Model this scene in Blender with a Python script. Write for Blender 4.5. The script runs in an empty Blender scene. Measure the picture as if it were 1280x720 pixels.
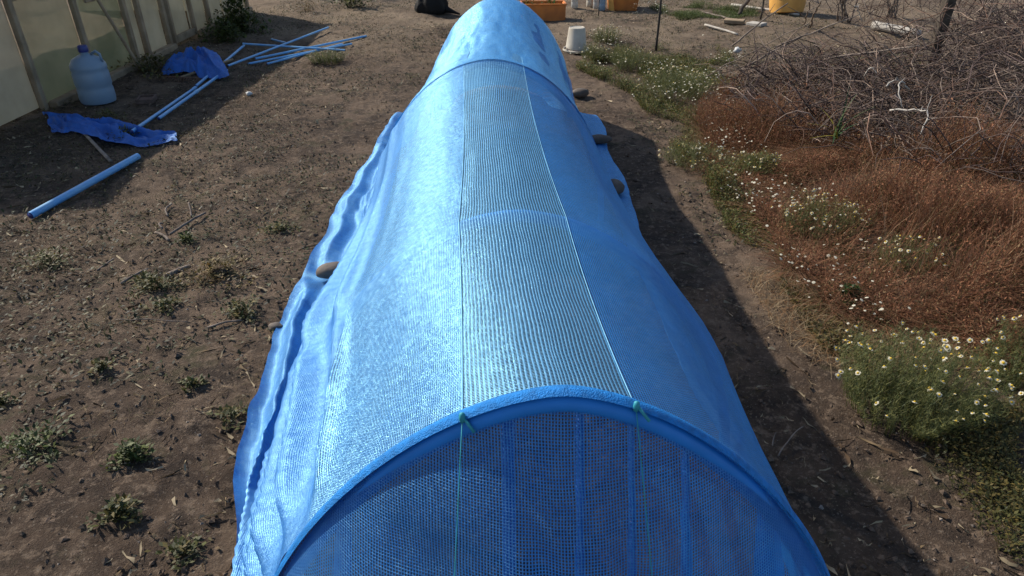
import bpy, math, random
import numpy as np
from mathutils import Vector, Matrix
random.seed(7)
R = np.random.default_rng(11)
sc = bpy.context.scene
col = sc.collection
PI = math.pi

# ------------------------------------------------------------------ camera
F, PITCH, YAW, CH = 868.0, 0.545, 0.05, 1.87
cam_d = bpy.data.cameras.new('camera'); cam = bpy.data.objects.new('camera', cam_d); col.objects.link(cam)
cam.location = (0, 0, CH); cam.rotation_euler = (PI/2-PITCH, 0, -YAW)
cam_d.sensor_width = 36; cam_d.lens = F/1280*36; cam_d.clip_start = .02; cam_d.clip_end = 3000
sc.camera = cam

# ------------------------------------------------------------------ noise
def _h(ix, iy, s):
    n = (ix.astype(np.int64)*374761393 + iy.astype(np.int64)*668265263 + s*974634777) & 0xffffffff
    n = ((n ^ (n >> 13))*1274126177) & 0xffffffff
    return ((n ^ (n >> 16)) & 0xffff)/65535.0
def vn(x, y, s=0):
    x = np.asarray(x, float); y = np.asarray(y, float)
    x0 = np.floor(x); y0 = np.floor(y); fx = x-x0; fy = y-y0
    fx = fx*fx*(3-2*fx); fy = fy*fy*(3-2*fy)
    x0 = x0.astype(np.int64); y0 = y0.astype(np.int64)
    a = _h(x0, y0, s); b = _h(x0+1, y0, s); c = _h(x0, y0+1, s); d = _h(x0+1, y0+1, s)
    return (a*(1-fx)+b*fx)*(1-fy)+(c*(1-fx)+d*fx)*fy - .5
def fbm(x, y, f=1., o=4, s=0, g=.5):
    t = 0; a = 1.
    for k in range(o):
        t = t + a*vn(np.asarray(x)*f+17.3*k, np.asarray(y)*f-9.1*k, s+k); f *= 2.03; a *= g
    return t
def sstep(a, b, x):
    t = np.clip((np.asarray(x, float)-a)/(b-a), 0, 1); return t*t*(3-2*t)
def terrain(x, y):
    x = np.asarray(x, float); y = np.asarray(y, float)
    base = .05*fbm(x, y, .5, 3, 3) + .035*fbm(x, y, 2.2, 3, 9)
    mound = .22*sstep(1.9, 3.0, x - .06*(y-4))*sstep(1.6, 3, y)*(1-sstep(6.6, 8.2, y))
    flat = sstep(.9, 1.5, np.abs(x-.1)) + sstep(7.5, 8.5, y)
    flat = np.clip(flat, 0, 1)
    return base*(.25+.75*flat) + mound
def g(u, v, lift=0.):
    """the ground point seen at a place of the photograph"""
    r = (u-640)/F; t = (360-v)/F
    y = math.cos(PITCH)+t*math.sin(PITCH); zz = -math.sin(PITCH)+t*math.cos(PITCH)
    x, y = math.cos(YAW)*r+math.sin(YAW)*y, -math.sin(YAW)*r+math.cos(YAW)*y
    z = lift
    for _ in range(8):
        s = (z-CH)/zz; z = float(terrain(x*s, y*s))+lift
    return Vector((x*s, y*s, z))
def project(P):
    X = P[:, 0]; Y = P[:, 1]; Z = P[:, 2]-CH
    c, s = math.cos(YAW), math.sin(YAW); x = c*X-s*Y; y = s*X+c*Y
    d = y*math.cos(PITCH)-Z*math.sin(PITCH); u = y*math.sin(PITCH)+Z*math.cos(PITCH)
    return 640+F*x/d, 360-F*u/d

# ------------------------------------------------------------------ materials
def mat(name):
    m = bpy.data.materials.new(name); m.use_nodes = True
    nt = m.node_tree; nt.nodes.clear()
    return m, nt, nt.nodes, nt.links
def N(nt, t, **k):
    n = nt.nodes.new(t)
    for a, b in k.items():
        if a in n.inputs.keys() if hasattr(n.inputs, 'keys') else False: n.inputs[a].default_value = b
        else: setattr(n, a, b)
    return n
def simple(name, c, rough=.7, spec=.3, nscale=25, namt=.25, bump=.15, trans=0., metal=0., attr=False, c2=None, bscale=None, translucent=0.):
    m, nt, ns, L = mat(name)
    out = N(nt, 'ShaderNodeOutputMaterial'); p = N(nt, 'ShaderNodeBsdfPrincipled')
    p.inputs['Roughness'].default_value = rough; p.inputs['Specular IOR Level'].default_value = spec
    p.inputs['Metallic'].default_value = metal; p.inputs['Transmission Weight'].default_value = trans
    tc = N(nt, 'ShaderNodeTexCoord'); nz = N(nt, 'ShaderNodeTexNoise')
    nz.inputs['Scale'].default_value = nscale; nz.inputs['Detail'].default_value = 5
    L.new(tc.outputs['Object'], nz.inputs['Vector'])
    mx = N(nt, 'ShaderNodeMix', data_type='RGBA')
    c2 = c2 or tuple(v*(1-namt*1.6) for v in c)
    mx.inputs[6].default_value = (*c, 1); mx.inputs[7].default_value = (*c2, 1)
    rp = N(nt, 'ShaderNodeMapRange'); rp.inputs[1].default_value = .35; rp.inputs[2].default_value = .65
    L.new(nz.outputs['Fac'], rp.inputs[0]); L.new(rp.outputs[0], mx.inputs[0])
    cout = mx.outputs[2]
    if attr:
        at = N(nt, 'ShaderNodeAttribute', attribute_name='tint')
        m2 = N(nt, 'ShaderNodeMix', data_type='RGBA', blend_type='MULTIPLY'); m2.inputs[0].default_value = 1
        L.new(cout, m2.inputs[6]); L.new(at.outputs['Color'], m2.inputs[7]); cout = m2.outputs[2]
    L.new(cout, p.inputs['Base Color'])
    if bump:
        n2 = N(nt, 'ShaderNodeTexNoise'); n2.inputs['Scale'].default_value = bscale or nscale*4; n2.inputs['Detail'].default_value = 4
        L.new(tc.outputs['Object'], n2.inputs['Vector'])
        b = N(nt, 'ShaderNodeBump'); b.inputs['Strength'].default_value = bump; b.inputs['Distance'].default_value = .01
        L.new(n2.outputs['Fac'], b.inputs['Height']); L.new(b.outputs[0], p.inputs['Normal'])
    sh = p.outputs[0]
    if translucent:
        t = N(nt, 'ShaderNodeBsdfTranslucent'); L.new(cout, t.inputs[0])
        ms = N(nt, 'ShaderNodeMixShader'); ms.inputs[0].default_value = translucent
        L.new(sh, ms.inputs[1]); L.new(t.outputs[0], ms.inputs[2]); sh = ms.outputs[0]
    L.new(sh, out.inputs[0])
    return m

def soil_mat():
    m, nt, ns, L = mat('dark garden soil')
    out = N(nt, 'ShaderNodeOutputMaterial'); p = N(nt, 'ShaderNodeBsdfPrincipled')
    p.inputs['Roughness'].default_value = .95; p.inputs['Specular IOR Level'].default_value = .15
    geo = N(nt, 'ShaderNodeNewGeometry'); P = geo.outputs['Position']
    def noise(s, d=6, r=.6):
        n = N(nt, 'ShaderNodeTexNoise'); n.inputs['Scale'].default_value = s; n.inputs['Detail'].default_value = d; n.inputs['Roughness'].default_value = r
        L.new(P, n.inputs['Vector']); return n.outputs['Fac']
    def ramp(f, a, b):
        r = N(nt, 'ShaderNodeMapRange'); r.inputs[1].default_value = a; r.inputs[2].default_value = b; L.new(f, r.inputs[0]); return r.outputs[0]
    def mix(f, a, b):
        x = N(nt, 'ShaderNodeMix', data_type='RGBA')
        L.new(f, x.inputs[0])
        for i, c in ((6, a), (7, b)):
            if isinstance(c, tuple): x.inputs[i].default_value = (*c, 1)
            else: L.new(c, x.inputs[i])
        return x.outputs[2]
    c = mix(ramp(noise(.8, 6), .42, .58), (.090, .062, .043), (.170, .120, .083))
    c = mix(ramp(noise(6, 6), .45, .65), c, (.050, .037, .028))
    c = mix(ramp(noise(26, 6, .7), .52, .66), c, (.22, .16, .112))
    c = mix(ramp(noise(3.3, 8, .7), .56, .72), c, (.058, .056, .028))
    c = mix(ramp(noise(95, 3, .7), .60, .72), c, (.26, .21, .16))
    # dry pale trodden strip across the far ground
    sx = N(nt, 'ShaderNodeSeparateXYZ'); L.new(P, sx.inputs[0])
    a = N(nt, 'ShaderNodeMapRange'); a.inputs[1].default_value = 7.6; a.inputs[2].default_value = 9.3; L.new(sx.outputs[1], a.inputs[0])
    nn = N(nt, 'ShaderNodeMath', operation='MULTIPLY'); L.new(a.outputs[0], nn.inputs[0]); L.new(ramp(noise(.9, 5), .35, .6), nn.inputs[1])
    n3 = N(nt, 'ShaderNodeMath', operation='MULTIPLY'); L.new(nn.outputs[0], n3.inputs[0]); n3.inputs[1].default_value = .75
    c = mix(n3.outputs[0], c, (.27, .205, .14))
    L.new(c, p.inputs['Base Color'])
    ad = N(nt, 'ShaderNodeMath', operation='ADD')
    L.new(noise(38, 8, .75), ad.inputs[0]); L.new(noise(140, 4, .7), ad.inputs[1])
    b = N(nt, 'ShaderNodeBump'); b.inputs['Strength'].default_value = .9; b.inputs['Distance'].default_value = .022
    L.new(ad.outputs[0], b.inputs['Height']); L.new(b.outputs[0], p.inputs['Normal'])
    L.new(p.outputs[0], out.inputs[0])
    return m

def film_mat(name, c, c2, clear):
    m = simple(name, c, .45, .4, 2.5, .15, .25, c2=c2, bscale=7, translucent=.5); nt = m.node_tree
    out = [n for n in nt.nodes if n.type == 'OUTPUT_MATERIAL'][0]; src = out.inputs[0].links[0].from_socket
    tr = nt.nodes.new('ShaderNodeBsdfTransparent'); ms = nt.nodes.new('ShaderNodeMixShader'); ms.inputs[0].default_value = clear
    nt.links.new(src, ms.inputs[1]); nt.links.new(tr.outputs[0], ms.inputs[2]); nt.links.new(ms.outputs[0], out.inputs[0])
    return m
def net_mat(name, colr, fill=.42, pu=.0075, pv=.006, rough=.38, spec=.6, trl=.3, gloss=.22, fuzz=0.):
    """woven plastic mesh: threads along both axes of the sheet, holes between them"""
    m, nt, ns, L = mat(name)
    out = N(nt, 'ShaderNodeOutputMaterial')
    uv = N(nt, 'ShaderNodeUVMap', uv_map='cloth'); sx = N(nt, 'ShaderNodeSeparateXYZ')
    wz = N(nt, 'ShaderNodeTexNoise'); wz.inputs['Scale'].default_value = 5; wz.inputs['Detail'].default_value = 3
    L.new(uv.outputs[0], wz.inputs['Vector'])
    wc = N(nt, 'ShaderNodeVectorMath', operation='SCALE'); L.new(wz.outputs['Color'], wc.inputs[0]); wc.inputs['Scale'].default_value = .012
    wa = N(nt, 'ShaderNodeVectorMath', operation='ADD'); L.new(uv.outputs[0], wa.inputs[0]); L.new(wc.outputs[0], wa.inputs[1])
    L.new(wa.outputs[0], sx.inputs[0])
    def thread(o, pitch, w):
        d = N(nt, 'ShaderNodeMath', operation='DIVIDE'); L.new(o, d.inputs[0]); d.inputs[1].default_value = pitch
        f = N(nt, 'ShaderNodeMath', operation='FRACT'); L.new(d.outputs[0], f.inputs[0])
        s = N(nt, 'ShaderNodeMath', operation='SUBTRACT'); L.new(f.outputs[0], s.inputs[0]); s.inputs[1].default_value = .5
        a = N(nt, 'ShaderNodeMath', operation='ABSOLUTE'); L.new(s.outputs[0], a.inputs[0])
        l = N(nt, 'ShaderNodeMath', operation='LESS_THAN'); L.new(a.outputs[0], l.inputs[0]); l.inputs[1].default_value = w/2
        return l.outputs[0], s.outputs[0]
    tu, su = thread(sx.outputs[0], pu, fill); tv, sv = thread(sx.outputs[1], pv, fill*.8)
    mxm = N(nt, 'ShaderNodeMath', operation='MAXIMUM'); L.new(tu, mxm.inputs[0]); L.new(tv, mxm.inputs[1])
    nz = N(nt, 'ShaderNodeTexNoise'); nz.inputs['Scale'].default_value = 420; nz.inputs['Detail'].default_value = 3
    L.new(uv.outputs[0], nz.inputs['Vector'])
    n2 = N(nt, 'ShaderNodeTexNoise'); n2.inputs['Scale'].default_value = 6; n2.inputs['Detail'].default_value = 5
    L.new(uv.outputs[0], n2.inputs['Vector'])
    mp = N(nt, 'ShaderNodeMapRange'); mp.inputs[1].default_value = .35; mp.inputs[2].default_value = .7
    mp.inputs[3].default_value = .88; mp.inputs[4].default_value = 1.1; L.new(n2.outputs['Fac'], mp.inputs[0])
    cm = N(nt, 'ShaderNodeVectorMath', operation='SCALE'); cm.inputs[0].default_value = colr; L.new(mp.outputs[0], cm.inputs['Scale'])
    p = N(nt, 'ShaderNodeBsdfPrincipled'); L.new(cm.outputs[0], p.inputs['Base Color'])
    p.inputs['Roughness'].default_value = .6; p.inputs['Specular IOR Level'].default_value = spec
    # round threads: the normal rolls from side to side across each thread
    geo = N(nt, 'ShaderNodeNewGeometry'); tg = N(nt, 'ShaderNodeTangent', direction_type='UV_MAP', uv_map='cloth')
    bt = N(nt, 'ShaderNodeVectorMath', operation='CROSS_PRODUCT'); L.new(geo.outputs['Normal'], bt.inputs[0]); L.new(tg.outputs[0], bt.inputs[1])
    def roll(sgn_out, w):
        q = N(nt, 'ShaderNodeMath', operation='MULTIPLY'); L.new(sgn_out, q.inputs[0]); q.inputs[1].default_value = 1.7/w
        return q.outputs[0]
    ru = roll(su, fill); rv = roll(sv, fill*.8)
    vu = N(nt, 'ShaderNodeVectorMath', operation='SCALE'); L.new(tg.outputs[0], vu.inputs[0]); L.new(ru, vu.inputs['Scale'])
    vv = N(nt, 'ShaderNodeVectorMath', operation='SCALE'); L.new(bt.outputs[0], vv.inputs[0]); L.new(rv, vv.inputs['Scale'])
    sel = N(nt, 'ShaderNodeMix', data_type='VECTOR'); L.new(tv, sel.inputs[0]); L.new(vu.outputs[0], sel.inputs[4]); L.new(vv.outputs[0], sel.inputs[5])
    nz2 = N(nt, 'ShaderNodeVectorMath', operation='SUBTRACT'); L.new(nz.outputs['Color'], nz2.inputs[0]); nz2.inputs[1].default_value = (.5, .5, .5)
    nz3 = N(nt, 'ShaderNodeVectorMath', operation='SCALE'); L.new(nz2.outputs[0], nz3.inputs[0]); nz3.inputs['Scale'].default_value = 1.35
    ad = N(nt, 'ShaderNodeVectorMath', operation='ADD'); L.new(sel.outputs[1], ad.inputs[0]); L.new(geo.outputs['Normal'], ad.inputs[1])
    ad2 = N(nt, 'ShaderNodeVectorMath', operation='ADD'); L.new(ad.outputs[0], ad2.inputs[0]); L.new(nz3.outputs[0], ad2.inputs[1])
    bp = N(nt, 'ShaderNodeVectorMath', operation='NORMALIZE'); L.new(ad2.outputs[0], bp.inputs[0])
    L.new(bp.outputs[0], p.inputs['Normal'])
    t = N(nt, 'ShaderNodeBsdfTranslucent'); L.new(cm.outputs[0], t.inputs[0])
    gl = N(nt, 'ShaderNodeBsdfGlossy'); gl.inputs[0].default_value = (.34, .72, 1, 1); gl.inputs['Roughness'].default_value = rough
    L.new(bp.outputs[0], gl.inputs['Normal'])
    m1 = N(nt, 'ShaderNodeMixShader'); m1.inputs[0].default_value = trl; L.new(p.outputs[0], m1.inputs[1]); L.new(t.outputs[0], m1.inputs[2])
    m2 = N(nt, 'ShaderNodeMixShader'); 
    dn = N(nt, 'ShaderNodeTexNoise'); dn.inputs['Scale'].default_value = 38; dn.inputs['Detail'].default_value = 7; dn.inputs['Roughness'].default_value = .7
    L.new(uv.outputs[0], dn.inputs['Vector'])
    dm = N(nt, 'ShaderNodeMapRange'); dm.inputs[1].default_value = .36; dm.inputs[2].default_value = .64; dm.inputs[3].default_value = gloss*.55; dm.inputs[4].default_value = gloss*1.3
    L.new(dn.outputs['Fac'], dm.inputs[0]); L.new(dm.outputs[0], m2.inputs[0]); L.new(m1.outputs[0], m2.inputs[1]); L.new(gl.outputs[0], m2.inputs[2])
    tr = N(nt, 'ShaderNodeBsdfTransparent')
    m3 = N(nt, 'ShaderNodeMixShader'); L.new(mxm.outputs[0], m3.inputs[0]); L.new(tr.outputs[0], m3.inputs[1]); L.new(m2.outputs[0], m3.inputs[2])
    L.new(m3.outputs[0], out.inputs[0])
    return m

BLUE = (.025, .21, .74)
M = dict(
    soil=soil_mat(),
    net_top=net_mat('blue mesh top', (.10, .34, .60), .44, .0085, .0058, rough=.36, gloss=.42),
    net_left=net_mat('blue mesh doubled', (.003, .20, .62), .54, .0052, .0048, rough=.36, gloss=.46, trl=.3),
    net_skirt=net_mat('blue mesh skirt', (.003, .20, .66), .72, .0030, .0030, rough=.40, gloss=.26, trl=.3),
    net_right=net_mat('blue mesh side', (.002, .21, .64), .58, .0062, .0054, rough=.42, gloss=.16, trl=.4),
    net_far=net_mat('blue mesh far layer', (.008, .29, .76), .60, .0062, .0056, rough=.38, gloss=.5),
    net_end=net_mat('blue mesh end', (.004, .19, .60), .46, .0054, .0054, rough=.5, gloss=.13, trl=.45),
    net_pile=net_mat('blue mesh heap', (.012, .13, .56), .86, .006, .006, rough=.5, gloss=.05),
    net_sleeve=simple('blue mesh wrapped', (.007, .22, .64), .6, .3, 60, .2, .6, bscale=350),
    seam=simple('light cord', (.20, .52, .74), .5, .5, 60, .1, 0),
    cord_end=simple('green cord', (.03, .30, .36), .6, .4, 60, .1, 0),
    hoop=simple('blue pvc', (.02, .22, .66), .5, .3, 8, .1, .03),
    pipe=simple('pale blue pvc', (.10, .33, .66), .35, .5, 9, .2, .05, c2=(.22, .42, .62)),
    stone=simple('river stone', (.15, .12, .095), .75, .3, 14, .2, .3, c2=(.085, .068, .055)),
    pebble=simple('pebble grit', (.24, .2, .165), .9, .2, 9, .2, 0, attr=True),
    clod=simple('soil clod', (.15, .108, .078), .95, .1, 30, .2, .4, c2=(.085, .062, .046)),
    straw=simple('dry straw', (.34, .27, .17), .8, .2, 12, .1, 0, attr=True, translucent=.1),
    leaf=simple('weed leaves', (.078, .088, .028), .6, .35, 10, .15, 0, attr=True, translucent=.3),
    fern=simple('feathery stalks', (.165, .17, .06), .6, .35, 10, .15, 0, attr=True, translucent=.3),
    rust=simple('rust red dry weeds', (.24, .108, .058), .8, .2, 5, .2, 0, attr=True, translucent=.25),
    twig=simple('dry twigs', (.19, .145, .115), .85, .2, 18, .2, .3, attr=True),
    branch=simple('grey branch bark', (.25, .20, .16), .85, .2, 18, .2, .5, c2=(.13, .10, .08)),
    branch_white=simple('bleached wood', (.46, .42, .36), .8, .2, 18, .15, .4),
    petal=simple('white petal', (.66, .62, .48), .7, .3, 40, .05, 0, translucent=.25),
    yolk=simple('yellow flower centre', (.62, .40, .04), .8, .2, 90, .15, 0),
    wood=simple('weathered timber', (.34, .25, .16), .8, .2, 6, .2, .4, c2=(.2, .145, .09)),
    orange=simple('orange plastic', (.62, .20, .035), .5, .4, 5, .15, .1, c2=(.42, .13, .03)),
    yellow=simple('amber plastic', (.72, .38, .09), .5, .4, 5, .15, .1, c2=(.55, .27, .06)),
    film=film_mat('milky plastic film', (.52, .49, .38), (.38, .36, .27), .15),
    film_green=film_mat('old greenish film', (.30, .33, .22), (.17, .21, .13), .28),
    jug=simple('pale jug plastic', (.30, .39, .48), .35, .5, 5, .1, .05, c2=(.24, .33, .43), translucent=.3),
    cap=simple('navy cap', (.02, .03, .16), .4, .5, 20, .1, 0),
    white=simple('dirty white plastic', (.58, .53, .44), .5, .4, 7, .15, .1, c2=(.44, .39, .31), translucent=.15),
    clear=simple('cloudy bottle', (.62, .62, .58), .3, .5, 20, .15, 0, translucent=.4),
    black=simple('black sacking', (.012, .011, .010), .8, .3, 30, .2, .5),
    iron=simple('rusty iron', (.16, .085, .055), .8, .3, 40, .2, .4, c2=(.07, .045, .035)),
    bark=simple('dark bark', (.10, .08, .062), .9, .2, 9, .2, .9, c2=(.05, .04, .03)),
    darkpost=simple('dark stake', (.06, .05, .042), .8, .2, 20, .2, .3),
    paper=simple('white scrap', (.5, .5, .48), .6, .3, 20, .1, .2),
)

# ------------------------------------------------------------------ mesh helpers
def props(o, label=None, cat=None, group=None, kind=None):
    if label: o['label'] = label
    if cat: o['category'] = cat
    if group: o['group'] = group
    if kind: o['kind'] = kind
    return o
def empty(name, loc, label, cat, group=None, rz=0):
    o = bpy.data.objects.new(name, None); col.objects.link(o); o.location = loc; o.rotation_euler = (0, 0, rz)
    o.empty_display_size = .1
    return props(o, label, cat, group)
def mesh_np(name, V, Fq, mats, parent=None, smooth=True, tint=None, uv=None, mi=None):
    """V (n,3); Fq (m,3) or (m,4) index array"""
    V = np.asarray(V, np.float32); Fq = np.asarray(Fq, np.int32)
    me = bpy.data.meshes.new(name); k = Fq.shape[1]
    me.vertices.add(len(V)); me.vertices.foreach_set('co', V.ravel())
    me.loops.add(Fq.size); me.loops.foreach_set('vertex_index', Fq.ravel())
    me.polygons.add(len(Fq)); me.polygons.foreach_set('loop_start', np.arange(0, Fq.size, k, dtype=np.int32))
    if mi is not None: me.polygons.foreach_set('material_index', np.asarray(mi, np.int32))
    me.polygons.foreach_set('use_smooth', np.full(len(Fq), smooth))
    me.update(calc_edges=True)
    if tint is not None:
        a = me.color_attributes.new('tint', 'FLOAT_COLOR', 'POINT')
        c = np.ones((len(V), 4), np.float32); c[:, :3] = tint if np.ndim(tint) == 2 else np.repeat(np.asarray(tint)[:, None], 3, 1)
        a.data.foreach_set('color', c.ravel())
    if uv is not None:
        l = me.uv_layers.new(name='cloth'); l.data.foreach_set('uv', np.asarray(uv, np.float32)[Fq.ravel()].ravel())
    for x in (mats if isinstance(mats, list) else [mats]): me.materials.append(x)
    o = bpy.data.objects.new(name, me); col.objects.link(o)
    if parent: o.parent = parent
    return o
class MB:
    """collects quads/tris of simple shapes into one mesh (python lists)"""
    def __init__(s): s.v = []; s.f = []; s.m = []
    def add(s, vs, fs, mi=0):
        b = len(s.v); s.v += [tuple(v) for v in vs]; s.f += [tuple(i+b for i in f) for f in fs]; s.m += [mi]*len(fs); return s
    def box(s, c, d, mx=None, mi=0, bev=0):
        x, y, z = [k/2 for k in d]; c = Vector(c); mx = mx or Matrix()
        if bev:
            rings = []
            b = min(bev, x*.9, y*.9, z*.9)
            for zz, i in ((-z, b), (-z+b, 0), (z-b, 0), (z, b)):
                X, Y = x-i, y-i
                rings.append([(X-b, -Y), (X, -Y+b), (X, Y-b), (X-b, Y), (-X+b, Y), (-X, Y-b), (-X, -Y+b), (-X+b, -Y)])
                rings[-1] = [mx @ Vector((p, q, zz))+c for p, q in rings[-1]]
            vs = [p for r in rings for p in r]; fs = []
            for k in range(3):
                for j in range(8): fs.append((k*8+j, k*8+(j+1) % 8, k*8+8+(j+1) % 8, k*8+8+j))
            fs.append(tuple(range(7, -1, -1))); fs.append(tuple(24+j for j in range(8)))
            return s.add(vs, fs, mi)
        vs = [mx @ Vector((i*x, j*y, k*z))+c for k in (-1, 1) for i, j in ((-1, -1), (1, -1), (1, 1), (-1, 1))]
        return s.add(vs, [(3, 2, 1, 0), (4, 5, 6, 7), (0, 1, 5, 4), (1, 2, 6, 5), (2, 3, 7, 6), (3, 0, 4, 7)], mi)
    def tube(s, pts, rad, n=8, mi=0, cap=True, hollow=False):
        pts = [Vector(p) for p in pts]; rs = rad if hasattr(rad, '__len__') else [rad]*len(pts)
        t0 = (pts[1]-pts[0]).normalized(); up = Vector((0, 0, 1)) if abs(t0.z) < .9 else Vector((1, 0, 0))
        a = t0.cross(up).normalized(); vs = []
        for i, p in enumerate(pts):
            t = (pts[min(i+1, len(pts)-1)]-pts[max(i-1, 0)]).normalized()
            a = (a-t*a.dot(t)).normalized(); b = t.cross(a)
            for k in range(n):
                w = 2*PI*k/n; vs.append(p+(a*math.cos(w)+b*math.sin(w))*rs[i])
        fs = [(i*n+k, i*n+(k+1) % n, (i+1)*n+(k+1) % n, (i+1)*n+k) for i in range(len(pts)-1) for k in range(n)]
        if cap: fs += [tuple(range(n-1, -1, -1)), tuple((len(pts)-1)*n+k for k in range(n))]
        return s.add(vs, fs, mi)
    def lathe(s, prof, c=(0, 0, 0), n=24, mi=0, cap=True, sx=1, sy=1, mx=None):
        c = Vector(c); mx = mx or Matrix()
        vs = [mx @ Vector((r*math.cos(2*PI*k/n)*sx, r*math.sin(2*PI*k/n)*sy, z))+c for r, z in prof for k in range(n)]
        fs = [(i*n+k, i*n+(k+1) % n, (i+1)*n+(k+1) % n, (i+1)*n+k) for i in range(len(prof)-1) for k in range(n)]
        if cap: fs += [tuple(range(n-1, -1, -1)), tuple((len(prof)-1)*n+k for k in range(n))]
        return s.add(vs, fs, mi)
    def build(s, name, mats, parent=None, smooth=False, auto=None, tint=None):
        me = bpy.data.meshes.new(name); me.from_pydata(s.v, [], s.f)
        for x in (mats if isinstance(mats, list) else [mats]): me.materials.append(x)
        me.polygons.foreach_set('material_index', s.m)
        me.polygons.foreach_set('use_smooth', [smooth]*len(s.f)); me.update()
        if smooth and auto:
            me.set_sharp_from_angle(angle=math.radians(auto))
        if tint is not None:
            a = me.color_attributes.new('tint', 'FLOAT_COLOR', 'POINT')
            c = np.ones((len(s.v), 4), np.float32); c[:, :3] = tint; a.data.foreach_set('color', c.ravel())
        o = bpy.data.objects.new(name, me); col.objects.link(o)
        if parent: o.parent = parent
        return o
def rotz(a): return Matrix.Rotation(a, 4, 'Z')

# ------------------------------------------------------------------ ground
def lines(lo, hi, d0, far):
    xs = list(np.arange(lo, hi, d0)); d = d0
    while xs[-1] < far: d *= 1.35; xs.append(xs[-1]+d)
    d = d0
    while xs[0] > -far: d *= 1.35; xs.insert(0, xs[0]-d)
    return np.array(xs)
gx = lines(-4.6, 5.6, .019, 400.)
ys = [.7]
while ys[-1] < 14: ys.append(ys[-1]+.010+.0042*ys[-1])
d = .07
while ys[-1] < 400: d *= 1.35; ys.append(ys[-1]+d)
d = .03
while ys[0] > -60: d *= 1.5; ys.insert(0, ys[0]-d)
gy = np.array(ys)
GX, GY = np.meshgrid(gx, gy)
GZ = terrain(GX, GY)
near = (1-sstep(10, 16, np.hypot(GX, GY)))
rid = 1-2*np.abs(fbm(GX, GY, 9, 3, 31))
GZ = GZ + near*(.016*fbm(GX, GY, 9, 4, 21, .6) + .010*np.clip(fbm(GX, GY, 26, 3, 41, .6), -.1, 1) + .006*(rid-.7))
nx, ny = len(gx), len(gy)
idx = np.arange(nx*ny).reshape(ny, nx)
Fg = np.stack([idx[:-1, :-1], idx[:-1, 1:], idx[1:, 1:], idx[1:, :-1]], -1).reshape(-1, 4)
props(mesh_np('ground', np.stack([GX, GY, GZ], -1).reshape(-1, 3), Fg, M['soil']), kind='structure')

# ------------------------------------------------------------------ net tunnel
HO = [  # y, x0, half width, height, lean, skew, exponent
    [1.000, .133, .739, 1.121, -.093, -.052, 1.678],
    [1.805, .106, .794, 1.002, .070, .0, 1.827],
    [3.838, .072, .703, .981, -.016, .037, 1.944],
    [5.995, .205, .621, .971, .006, -.052, 1.883]]
def hoop(i, th):
    y, x0, W, H, Ln, K, n = HO[i]
    th = np.asarray(th, float); c, s = np.cos(th), np.sin(th)
    x = x0+W*np.sign(c)*np.abs(c)**(2/n); z = H*np.abs(s)**(2/n)
    return np.stack([x, y+Ln*z+K*(x-x0), z], -1)
def find_th(i, u, v):
    t = np.linspace(0, PI, 1200); a, b = project(hoop(i, t)); return float(t[np.argmin((a-u)**2+(b-v)**2)])
TL = [find_th(0, 575, 515), find_th(1, 568, 262), find_th(2, 579, 81), find_th(3, 600, 3)]
TR = [find_th(0, 795, 500), find_th(1, 708, 268), find_th(2, 655, 83), find_th(3, 648, 5)]
tun = empty('net_tunnel', (.1, 1.0, 0), 'long low tunnel of pale blue mesh netting stretched over blue pipe hoops', 'net tunnel')
OFF = np.array([.1, 1.0, 0])
for i in range(4):
    t = np.linspace(0, PI, 60); P = hoop(i, t); P[0, 2] = -.05; P[-1, 2] = -.05
    c = np.array([HO[i][1], HO[i][0], .3]); 
    Q = P.copy(); Q[:, 0] = HO[i][1]+(P[:, 0]-HO[i][1])*.955; Q[:, 2] = P[:, 2]-.02*np.clip(P[:, 2], 0, 1)
    mb = MB(); mb.tube([Vector(q-OFF) for q in Q], .019, 10); mb.build('hoop', M['hoop'], tun, True)
YL = [0, 1.0, 1.4, 2.0, 2.64, 3.1, 3.58, 4.2, 4.74, 5.3, 6.16, 6.5, 7.0, 8]
XL = [-.66, -.70, -.78, -.89, -.95, -.96, -.92, -.88, -.85, -.80, -.70, -.66, -.56, -.45]
YR = [0, 1.0, 1.8, 3.3, 3.7, 4.3, 5.05, 5.6, 6.3, 7.2, 8]
XR = [.90, .93, .96, .92, .945, 1.0, .985, 1.05, 1.02, .97, .9]
def surf(seg, t, th, sag=1.):
    """point on the stretched sheet between hoop seg and seg+1"""
    A = hoop(seg, th); B = hoop(seg+1, th)
    t = np.asarray(t)[..., None]
    P = A*(1-t)+B*t
    w = 4*t[..., 0]*(1-t[..., 0])
    x0 = HO[seg][1]*(1-t[..., 0])+HO[seg+1][1]*t[..., 0]
    L = [.022, .05, .06][seg]*sag
    P[..., 2] -= w*L*(P[..., 2])*.9
    P[..., 0] -= w*L*.9*(P[..., 0]-x0)
    return P
def wrinkle(P, amp, f=5., s=0):
    y = P[..., 1]; a = np.arctan2(P[..., 2]-.2, P[..., 0]-.1)
    return amp*(fbm(a*f, y*1.2, 1., 4, s) + .5*fbm(a*2, y*3.0, 1., 3, s+9))
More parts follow.
